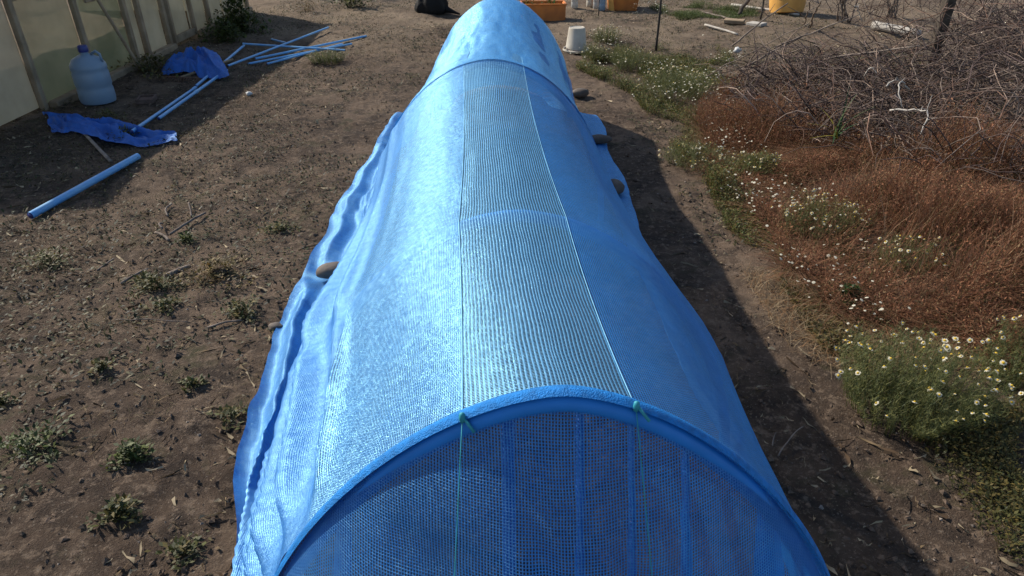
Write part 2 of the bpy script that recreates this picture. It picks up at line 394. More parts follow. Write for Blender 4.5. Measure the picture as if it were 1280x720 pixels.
def sheet(name, seg_list, tha, thb, nT, nS, m, parent, disp=0., amp=.006, s=0, uoff=0, tfrom=0., tto=1.):
    """grid over consecutive hoop spans between two angle tables"""
    rows = []; 
    for seg in seg_list:
        for t in np.linspace(0, 1, nT, endpoint=(seg == seg_list[-1])):
            a = tha[seg]*(1-t)+tha[seg+1]*t; b = thb[seg]*(1-t)+thb[seg+1]*t
            th = np.linspace(a, b, nS)
            P = surf(seg, np.full(nS, t), th)
            rows.append(P)
    G = np.array(rows)
    dy = np.gradient(G, axis=0); dx = np.gradient(G, axis=1)
    nrm = np.cross(dx, dy); nrm /= np.linalg.norm(nrm, axis=-1, keepdims=True)+1e-9
    nrm *= np.sign(nrm[..., 2:3]+1e-6)
    hold = 1-.75*np.exp(-np.min(np.stack([np.abs(G[..., 1]-h[0]) for h in HO]), 0)**2/.01)
    G = G + nrm*(disp+wrinkle(G, amp, 5, s)*hold)[..., None]
    U = np.concatenate([np.zeros((G.shape[0], 1)), np.cumsum(np.linalg.norm(np.diff(G, axis=1), axis=-1), 1)], 1)
    U = U.mean(0, keepdims=True).repeat(G.shape[0], 0)+uoff       # threads run with the cloth
    Vv = np.concatenate([np.zeros((1, G.shape[1])), np.cumsum(np.linalg.norm(np.diff(G, axis=0), axis=-1), 0)], 0)
    Vv = Vv.mean(1, keepdims=True).repeat(G.shape[1], 1)
    n0, n1 = G.shape[:2]; ix = np.arange(n0*n1).reshape(n0, n1)
    Fq = np.stack([ix[:-1, :-1], ix[:-1, 1:], ix[1:, 1:], ix[1:, :-1]], -1).reshape(-1, 4)
    return mesh_np(name, (G-OFF).reshape(-1, 3), Fq, m, parent, uv=np.stack([U, Vv], -1).reshape(-1, 2))
segs = [0, 1, 2]
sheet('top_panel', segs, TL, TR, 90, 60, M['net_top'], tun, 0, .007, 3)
# far overlapping layer from the third hoop on
sheet('overlap_panel', [2], [x+.75 for x in TL], [x-.8 for x in TR], 70, 90, M['net_far'], tun, .008, .022, 5)

def side(name, sgn, m, parent, tTop, foldamp, nT=110, nA=46, nB=80):
    """side panel: follows the hoops from the seam, then leaves them and flares to the ground edge"""
    rows = []; Q = []
    ts = [(s_, t) for s_ in segs for t in np.linspace(0, 1, nT, endpoint=(s_ == 2))]
    for s_, t in ts:
        a = tTop[s_]*(1-t)+tTop[s_+1]*t
        zk = .62 if sgn < 0 else .30
        # angle where the sheet lets go of the hoop
        tt = np.linspace(a, PI if sgn < 0 else 0, 240)
        P = surf(s_, np.full(240, t), tt)
        k = int(np.argmax(P[:, 2] < zk)); k = k-1+float((P[k-1, 2]-zk)/(P[k-1, 2]-P[k, 2]))
        up = np.interp(np.linspace(0, k, nA), np.arange(240), np.arange(240))
        A = np.stack([np.interp(up, np.arange(240), P[:, j]) for j in range(3)], -1)
        p0 = A[-1]; tan = P[int(round(k))+2]-P[int(round(k))-6]; tan[1] = 0; tan /= np.linalg.norm(tan)
        yb = P[-1, 1]
        if sgn < 0: xe = np.interp(yb, YL, XL) + .05*float(fbm(yb, 0, 2.2, 4, 77))
        else: xe = np.interp(yb, YR, XR) + .02*fbm(yb, 5, 3.1, 3, 78)
        zg = float(terrain(xe, yb))+.012
        fl = (.15 if sgn < 0 else .09)*float(sstep(1.0, 2.4, yb)); xl = xe-sgn*fl
        p3 = np.array([xl, yb, zg])
        wm = 4*t*(1-t)*(1 if sgn < 0 else .3)
        p1 = p0+tan*(.34-.12*wm if sgn < 0 else .16); p2 = np.array([(p0[0]+sgn*.05)*(1-.45*wm)+xl*.45*wm, yb, zg+.02+.05*wm])
        q = np.linspace(0, 1, nB)[1:, None]
        B = (1-q)**3*p0+3*(1-q)**2*q*p1+3*(1-q)*q*q*p2+q**3*p3
        C = p3+(np.linspace(0, 1, 15)[1:, None])*np.array([xe-xl+sgn*.004, 0, 0])
        rows.append(np.concatenate([A, B, C])); Q.append(np.concatenate([np.zeros(nA), q[:, 0], np.ones(14)]))
    G = np.array(rows); Q = np.array(Q)
    dy = np.gradient(G, axis=0); dx = np.gradient(G, axis=1)
    nrm = np.cross(dx, dy); nrm /= np.linalg.norm(nrm, axis=-1, keepdims=True)+1e-9
    nrm *= np.sign(np.mean(np.sum(nrm*np.array([sgn, 0, .8]), -1)))
    y = G[..., 1]
    U = np.concatenate([np.zeros((G.shape[0], 1)), np.cumsum(np.linalg.norm(np.diff(G, axis=1), axis=-1), 1)], 1)
    # long folds fanning down along the sheet
    ph = U*(66 if sgn < 0 else 38) - (y-1)*(3.2 if sgn < 0 else 2.0) + 4*fbm(y, U, .8, 3, 50+int(sgn))
    prof = np.clip(U/U.max(1, keepdims=True), 0, 1)
    if sgn < 0: ph = 2*PI*9*prof-(y-1)*1.1+.7*fbm(y*.5, prof*2.5, 1, 2, 50)
    nr = 1-sstep(1.8, 3.0, y)
    w = (sstep(.18, .7, prof)*(1-nr)+sstep(.22, .52, prof)*nr if sgn < 0 else sstep(.3, .7, prof))*(1-(.35 if sgn < 0 else .75)*sstep(.94, 1, prof))
    near_ = .45+.95*(1-sstep(1.9, 3.4, y)) if sgn < 0 else .5
    fa = .75+.35*np.clip(.5+1.2*fbm(prof*5, y*.35, 1, 2, 52), 0, 1)
    fold = foldamp*w*near_*fa*(1-np.abs(np.sin(ph*.5))**1.1)*1.9 if sgn < 0 else foldamp*w*near_*(np.sin(ph)*.6+.5*np.sin(ph*.53+1.7)+.3*np.sin(ph*1.9+.6))
    # the sheet is pinched where each stone pins it
    pinch = 0
    for sx_, sy_ in STONES:
        if sx_*sgn > 0:
            r = np.hypot((G[..., 0]-sx_), (y-sy_))
            pinch = pinch + .016*np.exp(-(r/.22)**2)*np.sin(np.arctan2(y-sy_, G[..., 0]-sx_)*7+1) 
    hold = 1-.7*np.exp(-np.min(np.stack([np.abs(G[..., 1]-h[0]) for h in HO]), 0)**2/.008)*(1-sstep(.4, .7, prof))
    fold = fold*sstep(-.2, 1, np.arange(G.shape[0])[:, None]/26)*(1 if sgn < 0 else 1)
    for sx_, sy_ in STONES:
        if sx_*sgn > 0: fold = fold*(1-np.exp(-(((G[..., 0]-sx_)/.26)**2+((G[..., 1]-sy_)/.17)**2)))
    dsp = fold*(.5+.5*hold)+wrinkle(G, .005, 6, 61+int(sgn))*hold + pinch*sstep(.5, .9, prof)
    edge = sstep(.86, .93, prof)
    dsp += .012*edge*(fbm(y, U, 7, 3, 91))
    if sgn < 0: dsp += .030*sstep(.55, .8, prof)*np.clip(.75-2.2*np.abs(fbm(y*.55, U*2.2, 2.6, 3, 93)), 0, 1)*(.5+.5*sstep(2.0, 3.5, y))
    G = G+nrm*(dsp+.010*w)[..., None]
    G[..., 2] = np.maximum(G[..., 2], terrain(G[..., 0], G[..., 1])+.008+.006*np.abs(np.sin(ph)))
    for sx_, sy_ in STONES:
        if sx_*sgn > 0:
            k = np.exp(-(((G[..., 0]-sx_)**2/.12**2+(G[..., 1]-sy_)**2/.16**2)))*sstep(.4, .6, prof)
            G[..., 2] = G[..., 2]*(1-k)+(terrain(G[..., 0], G[..., 1])+.012)*k
    Vv = np.concatenate([np.zeros((1, G.shape[1])), np.cumsum(np.linalg.norm(np.diff(G, axis=0), axis=-1), 0)], 0).mean(1, keepdims=True).repeat(G.shape[1], 1)
    n0, n1 = G.shape[:2]; ix = np.arange(n0*n1).reshape(n0, n1)
    uvw = np.stack([U, Vv], -1).reshape(-1, 2); Vt = (G-OFF).reshape(-1, 3)
    def block(nm, c0, c1, mt):
        j = ix[:, c0:c1]; F0 = np.stack([j[:-1, :-1], j[:-1, 1:], j[1:, 1:], j[1:, :-1]], -1).reshape(-1, 4)
        us = np.unique(F0); rm = np.zeros(len(Vt), int); rm[us] = np.arange(len(us))
        return mesh_np(nm, Vt[us], rm[F0], mt, parent, uv=uvw[us])
    kc = nA+(-10 if sgn < 0 else 30)
    o = block(name, 0, kc+1, m); block('ground_skirt', kc, n1, M['net_skirt'])
    return o, G
STP = [(420, 352, 'l'), (502, 182, 'l'), (556, 62, 'l'), (725, 122, 'r'), (749, 181, 'r'), (768, 243, 'r')]
STONES = [tuple(g(u, v)[:2]) for u, v, _ in STP]
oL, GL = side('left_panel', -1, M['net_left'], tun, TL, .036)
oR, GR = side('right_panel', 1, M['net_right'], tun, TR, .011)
# near end: the sheet runs on from the first hoop down towards the ground in front
def endpanel():
    nS, nT = 200, 70
    th = np.linspace(PI*.985, PI*.015, nS); A = hoop(0, th)
    s = np.linspace(0, 1, nT)[:, None]
    x0 = HO[0][1]
    foot = np.stack([x0+(A[:, 0]-x0)*(1.10), 1.0-.62*np.clip(A[:, 2]/1.12, 0, 1)**.8-.02, np.zeros(nS)+.01], -1)
    G = A[None]*(1-s[..., None])+foot[None]*s[..., None]
    x = G[..., 0]
    gathers = .020*np.abs(np.sin(x*17+2.5*fbm(x, s*1.0, 3, 2, 5)))**6 - .012*np.abs(np.sin(x*9.5+.8))**10
    bulge = -.03*np.sin(s*PI)
    G[..., 1] += (bulge + gathers*sstep(.03, .35, s) + .02*fbm(x, G[..., 2], 3, 3, 8)*sstep(0, .2, s))
    U = x; Vv = np.concatenate([np.zeros((1, nS)), np.cumsum(np.linalg.norm(np.diff(G, axis=0), axis=-1), 0)], 0)
    zz = np.cumsum(np.concatenate([[0], np.linalg.norm(np.diff(A, axis=0), axis=-1)]))[None].repeat(nT, 0)
    ix = np.arange(nT*nS).reshape(nT, nS)
    Fq = np.stack([ix[:-1, :-1], ix[:-1, 1:], ix[1:, 1:], ix[1:, :-1]], -1).reshape(-1, 4)
    # threads stay square: horizontal coordinate and height along the slope
    uv = np.stack([x, G[..., 2]*1.12], -1)
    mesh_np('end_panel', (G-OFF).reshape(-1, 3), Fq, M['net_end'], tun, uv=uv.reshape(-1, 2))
    # broad gathered bands hanging behind the end panel
    for k, (xc, wd, b) in enumerate([(-.27, .030, .05), (.045, .024, .05), (.165, .018, .04), (.255, .016, .04), (.36, .02, .06), (.54, .055, .10)]):
        t_ = np.linspace(.04, 1, 40); mbv = []
        th1 = np.interp(x0-xc, [x0-a for a in A[:, 0]][::1], th) if False else th[int(np.argmin(np.abs(A[:, 0]-xc)))]
        top = hoop(0, th1); ft = np.array([x0+(xc-x0)*1.25, 1.0-.45*(top[2]/1.12), .01])
        n = 7; rows = []
        for t in t_:
            c = top*(1-t)+ft*t
            wv = wd*(.35+.65*t)*(1+.2*math.sin(t*9+k))
            rows.append([c+np.array([wv*(j/(n-1)-.5)*2, .035-.02*math.cos((j/(n-1)-.5)*PI), 0]) for j in range(n)])
        Gb = np.array(rows); ixb = np.arange(Gb.shape[0]*n).reshape(-1, n)
        Fb = np.stack([ixb[:-1, :-1], ixb[:-1, 1:], ixb[1:, 1:], ixb[1:, :-1]], -1).reshape(-1, 4)
        mesh_np('gathered_fold', (Gb-OFF).reshape(-1, 3), Fb, M['net_pile'], tun, uv=Gb[..., [0, 2]].reshape(-1, 2))
endpanel()
# far end closes down to the ground
def farend():
    nS, nT = 80, 24
    th = np.linspace(PI*.99, PI*.01, nS); A = hoop(3, th); s = np.linspace(0, 1, nT)[:, None]
    x0 = HO[3][1]
    foot = np.stack([x0+(A[:, 0]-x0)*.7, 6.2+.75*A[:, 2], np.zeros(nS)+.02], -1)
    G = A[None]*(1-s[..., None])+foot[None]*s[..., None]
    G[..., 1] += .05*fbm(G[..., 0], G[..., 2], 4, 3, 3)*s
    ix = np.arange(nT*nS).reshape(nT, nS)
    Fq = np.stack([ix[:-1, :-1], ix[:-1, 1:], ix[1:, 1:], ix[1:, :-1]], -1).reshape(-1, 4)
    mesh_np('far_panel', (G-OFF).reshape(-1, 3), Fq, M['net_far'], tun, uv=G[..., [0, 2]].reshape(-1, 2))
farend()
# reinforced cloth band over each hoop and the two cords along the roof
def cordpts(T):
    pts = []
    for s_ in segs:
        for t in np.linspace(0, 1, 30, endpoint=(s_ == 2)):
            P = surf(s_, np.array(t), np.array(T[s_]*(1-t)+T[s_+1]*t)); pts.append(P)
    return pts
for T, dx, r in ((TL, -.035, .0015), (TR, .035, .0010)):
    pts = [p+np.array([0, 0, .0015]) for p in cordpts(T)]
    MB().tube([Vector(p-OFF) for p in pts], r, 6).build('cord', M['seam'], tun, True)
    A = hoop(0, T[0]); B = np.array([A[0]+dx*2.6, .36, .02])
    P2 = [A*(1-t)+B*t+np.array([0, -.012-.03*math.sin(t*PI), .004]) for t in np.linspace(0, 1, 20)]
    MB().tube([Vector(p-OFF) for p in P2], .0010, 6).build('end_cord', M['cord_end'], tun, True)
    kn = MB(); kn.lathe([(.001, -.012), (.005, -.008), (.006, 0), (.005, .008), (.001, .011)], Vector(A-OFF)+Vector((0, -.012, .008)), 8)
    kn.tube([Vector(A-OFF)+Vector((0, -.01, .01)), Vector(A-OFF)+Vector((.02, -.03, -.01))], .003, 5)
    kn.build('knot', M['cord_end'], tun, True)
for i, m_ in ((0, 'hoop_sleeve'), (1, 'hoop_sleeve'), (2, 'hoop_sleeve')):
    rows = []
    th = np.linspace(PI*.97, PI*.03, 140); P = hoop(i, th)
    for k, dyy in enumerate(np.linspace(-.015, .015, 7)):
        Q = P.copy(); Q[:, 1] += dyy; c = HO[i][1]
        k2 = .003+.006*math.cos(dyy/.015*PI/2)
        nx_ = np.gradient(P, axis=0); nn = np.stack([-nx_[:, 2], 0*th, nx_[:, 0]], -1); nn /= np.linalg.norm(nn, axis=1)[:, None]
        nn *= np.sign(nn[:, 2:3]+1e-6)
        rows.append(Q+nn*k2)
    Gs = np.array(rows); ix = np.arange(Gs.shape[0]*140).reshape(-1, 140)
    Fq = np.stack([ix[:-1, :-1], ix[:-1, 1:], ix[1:, 1:], ix[1:, :-1]], -1).reshape(-1, 4)
    if i != 0: continue
    mesh_np('hoop_sleeve', (Gs-OFF).reshape(-1, 3), Fq, M['net_sleeve'], tun, uv=Gs[..., [0, 1]].reshape(-1, 2))

# ------------------------------------------------------------------ stones
def rock_np(seed, a, b, c, sub=3, rough=.12):
    import bmesh
    bm = bmesh.new(); bmesh.ops.create_icosphere(bm, subdivisions=sub, radius=1)
    v = np.array([x.co[:] for x in bm.verts]); f = np.array([[w.index for w in q.verts] for q in bm.faces]); bm.free()
    n = fbm(v[:, 0]+seed*3.1, v[:, 1]+v[:, 2]*1.3, 1.3, 3, seed)
    v = v*(1+rough*n)[:, None]*np.array([a, b, c]); return v, f
LAB = {0: ('smooth brown river stone pinning the left net edge, nearest the camera', .098, .052, .044, .12),
       1: ('small dark stone half tucked under the left net edge, middle of the tunnel', .07, .05, .045, .6),
       2: ('grey stone at the far end of the left net edge', .055, .04, .03, 0),
       3: ('dark brown stone on the right net skirt, farthest from camera of its row', .085, .055, .045, .1),
       4: ('flat pale brown stone on the right net skirt, between two darker stones', .10, .045, .035, -.1),
       5: ('short brown stone on the right net skirt, nearest the camera of its row', .06, .075, .045, .3)}
for k, (u, v, s_) in enumerate(STP):
    lab, a, b, c, rz = LAB[k]
    V, Fq = rock_np(k+3, a, b, c, 3); p = g(u, v)
    o = mesh_np('stone', V, Fq, M['stone']); z = .02
    Gq = GL if s_ == 'l' else GR
    dd = np.hypot(Gq[..., 0]-p.x, Gq[..., 1]-p.y); zc = Gq[..., 2][dd < .05]
    zb = float(np.median(zc)) if len(zc) else p.z
    zb = min(zb, .05)
    o.location = (p.x, p.y, zb+c*.95+(.012 if s_ == 'l' else 0)); o.rotation_euler = (0, 0, rz); props(o, lab, 'stone', 'stones weighing down the net')
for k, (u, v, r, lab) in enumerate([(345, 411, .028, 'grey rounded stone lying on bare soil beside the left net edge'),
                                    (276, 333+8, .05, 'dark lumpy clod beside the dry branch stub in the left soil')]):
    V, Fq = rock_np(k+30, r*1.2, r, r*.7, 3, .3); p = g(u, v); o = mesh_np('stone' if k == 0 else 'soil_clod', V, Fq, M['stone'] if k == 0 else M['clod'])
    o.location = p+Vector((0, 0, r*.35)); props(o, lab, 'stone' if k == 0 else 'clod')

# ------------------------------------------------------------------ scatter helpers
def blades(bx, by, bz, h, lean, w, az, seg=3, curl=.5, waz=None):
    """thin bent strips; all arguments arrays"""
    n = len(bx); t = np.linspace(0, 1, seg+1)[None]
    waz = az+PI/2 if waz is None else waz
    r = lean[:, None]*(t**(1+curl)); x = bx[:, None]+np.cos(az)[:, None]*r; y = by[:, None]+np.sin(az)[:, None]*r
    z = bz[:, None]+h[:, None]*(t-.25*curl*(lean/(np.abs(h)+1e-3)).clip(0, 2)[:, None]*t*t)
    ww = w[:, None]*(1-t*.85)/2
    dx = np.cos(waz)[:, None]*ww; dy = np.sin(waz)[:, None]*ww
    V = np.stack([np.stack([x-dx, y-dy, z], -1), np.stack([x+dx, y+dy, z], -1)], 2)  # n,seg+1,2,3
    V = V.reshape(-1, 3); base = (np.arange(n)*(seg+1)*2)[:, None, None]
    q = np.array([[2*k, 2*k+1, 2*k+3, 2*k+2] for k in range(seg)])[None]
    return V, (base+q).reshape(-1, 4)
def leaves(px, py, pz, size, az, tilt, asp=.45, roll=None):
    n = len(px); a = np.stack([np.cos(az)*np.cos(tilt), np.sin(az)*np.cos(tilt), np.sin(tilt)], -1)
    s = np.stack([-np.sin(az), np.cos(az), np.zeros(n)], -1)
    if roll is not None:
        u = np.cross(a, s); s = s*np.cos(roll)[:, None]+u*np.sin(roll)[:, None]
    p = np.stack([px, py, pz], -1); S = size[:, None]
    up = np.cross(a, s)
    V = np.stack([p, p+a*S*.5+s*S*asp*.5+up*S*.06, p+a*S, p+a*S*.5-s*S*asp*.5+up*S*.06], 1).reshape(-1, 3)
    return V, (np.arange(n)*4)[:, None]+np.arange(4)[None]
def cat(parts):
    V = []; Fq = []; T = []; b = 0
    for v, f, t in parts: V.append(v); Fq.append(f+b); T.append(t); b += len(v)
    return np.concatenate(V), np.concatenate(Fq), np.concatenate(T)
def tintcol(n, per, cols, jit=.2, wts=None):
    c = np.array(cols, float)[R.choice(len(cols), n, p=wts)]*(1+jit*(R.random((n, 1))*2-1)); return np.repeat(c, per, 0)
def inpoly(x, y, P):
    P = np.array(P); r = np.zeros(len(x), bool); j = len(P)-1
    for i in range(len(P)):
        c = ((P[i, 1] > y) != (P[j, 1] > y)) & (x < (P[j, 0]-P[i, 0])*(y-P[i, 1])/(P[j, 1]-P[i, 1]+1e-12)+P[i, 0]); r ^= c; j = i
    return r
def polypts(px, n, dens=None):
    P = [tuple(g(u, v)[:2]) for u, v in px]; A = np.array(P); lo = A.min(0); hi = A.max(0); X = []; Y = []; c = 0
    while c < n:
        x = R.uniform(lo[0], hi[0], n); y = R.uniform(lo[1], hi[1], n); k = inpoly(x+.12*fbm(x, y, 3, 3, 5), y+.2*fbm(x, y, 3, 3, 6), P)
        if dens is not None: k &= R.random(n) < dens(x, y)
        X.append(x[k]); Y.append(y[k]); c += k.sum()
        if len(X) > 200: break
    return np.concatenate(X)[:n], np.concatenate(Y)[:n]
def gz(x, y): return terrain(x, y)

def under(x, y):   # inside the covered strip
    return (x > np.interp(y, YL, XL)-.02) & (x < np.interp(y, YR, XR)+.02) & (y < 7.2)
# soil clods and grit: small angular lumps over the bare earth
def lumps(name, n, smin, smax, m, kind_label, reg, seed, tint=True, sink=.3):
    rr = np.random.default_rng(seed)
    oc = np.array([[1, 0, 0], [-1, 0, 0], [0, 1, 0], [0, -1, 0], [0, 0, 1], [0, 0, -1]], float)
    of = np.array([[0, 2, 4], [2, 1, 4], [1, 3, 4], [3, 0, 4], [2, 0, 5], [1, 2, 5], [3, 1, 5], [0, 3, 5]])
    y = 1.2+(rr.random(n)**1.7)*reg[3]; x = rr.uniform(reg[0], reg[1], n)
    k = ~under(x, y) & (fbm(x, y, 1.7, 3, seed) > -.12-.5*rr.random(n)); x = x[k]; y = y[k]; n = len(x)
    s = smin+(smax-smin)*rr.random(n)**3
    V = oc[None]*(1+.5*(rr.random((n, 6, 1))-.5))*s[:, None, None]*np.array([1, 1, .7])
    V += (rr.random((n, 6, 3))-.5)*s[:, None, None]*.7
    a = rr.random(n)*PI*2; c, s_ = np.cos(a)[:, None], np.sin(a)[:, None]
    X = V[..., 0]*c-V[..., 1]*s_; Y = V[..., 0]*s_+V[..., 1]*c
    V = np.stack([X+x[:, None], Y+y[:, None], V[..., 2]+(gz(x, y)+s*sink)[:, None]], -1)
    Fq = (np.arange(n)*6)[:, None, None]+of[None]
    o = mesh_np(name, V.reshape(-1, 3), Fq.reshape(-1, 3), m, smooth=False, tint=np.repeat(.5+.8*rr.random(n), 6))
    props(o, kind_label, name.replace('_', ' '), kind='stuff')
lumps('soil_crumbs', 22000, .002, .014, M['clod'], 'dark crumbs of soil strewn over the bare earth', (-4.4, 5, 0, 9), 5)
lumps('gravel', 4200, .002, .009, M['pebble'], 'pale grit and tiny pebbles strewn over the bare earth', (-4.4, 5, 0, 9), 6)

# straw and litter lying flat
def litter():
    n = 9000; y = 1.2+R.random(n)**1.6*9.5; x = R.uniform(-4.3, 5, n)
    k = ~under(x, y) & (fbm(x, y, 1.3, 3, 66)+.25*R.random(n) > .0); x = x[k]; y = y[k]; n = len(x)
    z = gz(x, y)+.006
    V, Fq = blades(x, y, z, R.uniform(0, .012, n), R.uniform(.015, .09, n)*(.5+R.random(n)), R.uniform(.0012, .003, n), R.random(n)*2*PI, 3, .2)
    V[:, 2] += .004*R.standard_normal(len(V)); V[:, :2] += .0035*R.standard_normal((len(V), 1))
    o = mesh_np('straw_litter', V, Fq, M['straw'], tint=tintcol(n, 8, [(.9, .9, .9), (.45, .4, .35), (.25, .2, .18), (1.1, 1.1, 1.1)], .3))
    props(o, 'bits of dry straw and stalks strewn over the bare soil', 'straw', kind='stuff')
litter()
# creeping seedlings in patches over the bare soil
def seedlings():
    n = 120000; y = 1.2+R.random(n)**1.2*11; x = R.uniform(-4.3, 5.5, n)
    d = fbm(x, y, 1.1, 4, 101)+.35*fbm(x, y, 5, 3, 104)-.15+.17*sstep(2.5, 6, y)
    k = ~under(x, y) & (d > .02*R.random(n)) & ((x < 0) | (x > 1.3)); x = x[k]; y = y[k]; n = len(x)
    z = gz(x, y)+R.uniform(.003, .02, n)
    V, Fq = leaves(x, y, z, R.uniform(.008, .034, n), R.random(n)*2*PI, R.uniform(-.2, .9, n), .45)
    o = mesh_np('ground_cover', V, Fq, M['leaf'], tint=tintcol(n, 4, [(.8, .85, .9), (.5, .5, .55), (1.2, .9, .85), (1.5, 1.05, 1.1), (.3, .28, .3), (.2, .2, .25)], .25))
    props(o, 'low creeping weeds and seedlings thinly covering the soil', 'ground cover', kind='stuff')
seedlings()

def dead_grass():
    n = 60000; y = 1.3+R.random(n)**1.15*9.5; x = R.uniform(-4.6, -.4, n)
    d = fbm(x, y*.8, .9, 4, 201)+.3*fbm(x, y, 6, 3, 207)-.12
    k = ~under(x, y) & (d > .1*R.random(n)); x = x[k]; y = y[k]; n = len(x)
    V, Fq = blades(x, y, gz(x, y)+.003, R.uniform(.004, .035, n), R.uniform(.01, .06, n), R.uniform(.0015, .0035, n), R.random(n)*2*PI, 2, .5)
    o = mesh_np('dead_grass', V, Fq, M['straw'], tint=tintcol(n, 6, [(.32, .30, .24), (.5, .44, .36), (.2, .22, .13), (.8, .72, .6), (.14, .12, .1)], .25))
    props(o, 'thin mats of dead grass on the left soil', 'dead grass', kind='stuff')
dead_grass()
# ------------------------------------------------------------------ right hand weed bed
def rustbed():
    pg = [(870, 150), (915, 120), (1010, 155), (1100, 180), (1290, 200), (1300, 450), (1180, 430), (1070, 405), (985, 350), (955, 275), (890, 220)]
    n = 42000; x, y = polypts(pg, n, lambda x, y: np.clip(.7+1.7*fbm(x, y, 2.4, 4, 14), .10, 1)); n = len(x)
    hh = (.06+.20*R.random(n)**1.5)*(.35+1.3*np.clip(fbm(x, y, 1.7, 3, 17)+.4, 0, 1))*(1+.9*sstep(2.6, 4, x))
    V, Fq = blades(x, y, gz(x, y), hh, R.uniform(.04, .32, n), R.uniform(.0018, .0055, n), R.random(n)*2*PI, 3, .6)
    V[:, :2] += .006*R.standard_normal((len(V)//2, 2)).repeat(2, 0)
    T = tintcol(n, 8, [(1, 1, 1), (.75, .75, .8), (1.4, 1.5, 1.4), (.35, .8, .5), (1.7, 2.3, 2.5)], .25, [.32, .2, .18, .14, .16])
    # seed heads
    m = 70000; x2, y2 = polypts(pg, m, lambda x, y: np.clip(.7+1.7*fbm(x, y, 2.4, 4, 14), .08, 1)); m = len(x2)
    z2 = gz(x2, y2)+(1+.9*sstep(2.6, 4, x2))*.24*R.random(m)**1.3*(.25+1.3*np.clip(fbm(x2, y2, 1.7, 3, 17)+.4, 0, 1))
    V2, F2 = leaves(x2, y2, z2, R.uniform(.008, .022, m), R.random(m)*2*PI, R.uniform(-1, 1.2, m), .35, R.random(m)*3)
    T2 = tintcol(m, 4, [(1, 1, 1), (.7, .7, .75), (1.35, 1.35, 1.3), (1.2, 1.8, 1.7)], .3, [.36, .22, .24, .18])
    V, Fq, T = cat([(V, Fq, T), (V2, F2, T2)])
    o = mesh_np('dry_weeds', V, Fq, M['rust'], tint=T)
    props(o, 'thick bed of rust red dried weeds on the right bank', 'dry weeds', kind='stuff')
rustbed()
def greenbed():
    parts = []
    for pg, n, hm, cols in [
        ([(720, 85), (790, 60), (900, 62), (945, 110), (930, 200), (1010, 240), (1050, 330), (960, 330), (870, 225), (800, 130)], 17000, .14, [(.9, 1.2, .8), (1.3, 1.5, .8), (.6, .7, .6), (2.0, 1.5, 1.2), (1.9, 1.0, .9), (2.8, 2.2, 1.9)]),
        ([(810, 10), (930, 0), (950, 22), (850, 26)], 3500, .12, [(.9, 1.1, .8), (1.2, 1.4, .8)]),
        ([(900, 240), (1010, 260), (1110, 390), (1120, 450), (1020, 430), (960, 330)], 6500, .08, [(1.5, 1.1, .9), (.8, .8, .7), (2.2, 1.5, 1.3), (.5, .5, .5), (1.9, 1.0, .9)]),
        ([(1060, 470), (1160, 440), (1290, 430), (1290, 720), (1180, 600)], 1500, .05, [(1.2, 1.0, .8), (.6, .6, .5), (1.8, 1.2, 1.0)])]:
        x, y = polypts(pg, n, lambda x, y: np.clip(.38+2.2*fbm(x, y, 2.6, 4, 24), .0, 1)); n = len(x)
        amp = np.clip(.5+1.3*fbm(x, y, 1.6, 3, 27), .15, 1.3)
        V, Fq = blades(x, y, gz(x, y), hm*(.4+R.random(n))*amp, R.uniform(.01, .09, n), R.uniform(.002, .005, n), R.random(n)*2*PI, 2, .5)
        parts.append((V, Fq, tintcol(n, 6, cols, .25)))
        m = n*4; x, y = polypts(pg, m, lambda x, y: np.clip(.38+2.2*fbm(x, y, 2.6, 4, 24), .0, 1)); m = len(x)
        amp = np.clip(.5+1.3*fbm(x, y, 1.6, 3, 27), .12, 1.3)
        V, Fq = leaves(x, y, gz(x, y)+hm*1.1*R.random(m)*amp, R.uniform(.008, .024, m), R.random(m)*2*PI, R.uniform(-.3, 1.1, m), .42)
        parts.append((V, Fq, tintcol(m, 4, cols, .3)))
    V, Fq, T = cat(parts)
    o = mesh_np('green_weeds', V, Fq, M['leaf'], tint=T)
    props(o, 'low green and yellowing weeds covering the edge of the right bank', 'weeds', kind='stuff')
greenbed()
# tiny white blossoms sprinkled through the weeds (beyond counting)
def sprinkle():
    P = []
    for pg, n in [([(800, 90), (870, 55), (930, 80), (930, 190), (1010, 250), (960, 300), (870, 220), (815, 150)], 520), ([(735, 55), (775, 40), (790, 55), (760, 75)], 60), ([(700, 60), (800, 100), (820, 160), (730, 100)], 40), ([(940, 250), (1070, 250), (1130, 420), (1010, 420), (960, 330)], 120), ([(1020, 10), (1150, 20), (1150, 60), (1040, 60)], 50), ([(780, 5), (830, 8), (830, 40), (790, 30)], 110)]:
        x, y = polypts(pg, n, lambda x, y: np.clip(.4+2.5*fbm(x, y, 2.5, 3, 34), .0, 1)); P.append(np.stack([x, y], -1))
    P = np.concatenate(P); n = len(P); x, y = P.T; z = gz(x, y)+R.uniform(.06, .17, n)
    k = 6; a = np.arange(k)*2*PI/k; r = R.uniform(.005, .0095, n)
    tx = R.uniform(-.5, .5, n); ty = R.uniform(-.5, .5, n)
    cx = np.cos(a)[None]*r[:, None]; cy = np.sin(a)[None]*r[:, None]
    V = np.concatenate([np.stack([x, y, z+.002], -1)[:, None], np.stack([x[:, None]+cx, y[:, None]+cy, z[:, None]+cx*tx[:, None]+cy*ty[:, None]], -1)], 1)
    tri = np.array([[0, 1+i, 1+(i+1) % k] for i in range(k)])
    Fq = (np.arange(n)*(k+1))[:, None, None]+tri[None]
    o = mesh_np('tiny_blossoms', V.reshape(-1, 3), Fq.reshape(-1, 3), M['petal'])
    props(o, 'tiny white blossoms sprinkled through the green weeds', 'blossoms', kind='stuff')
sprinkle()

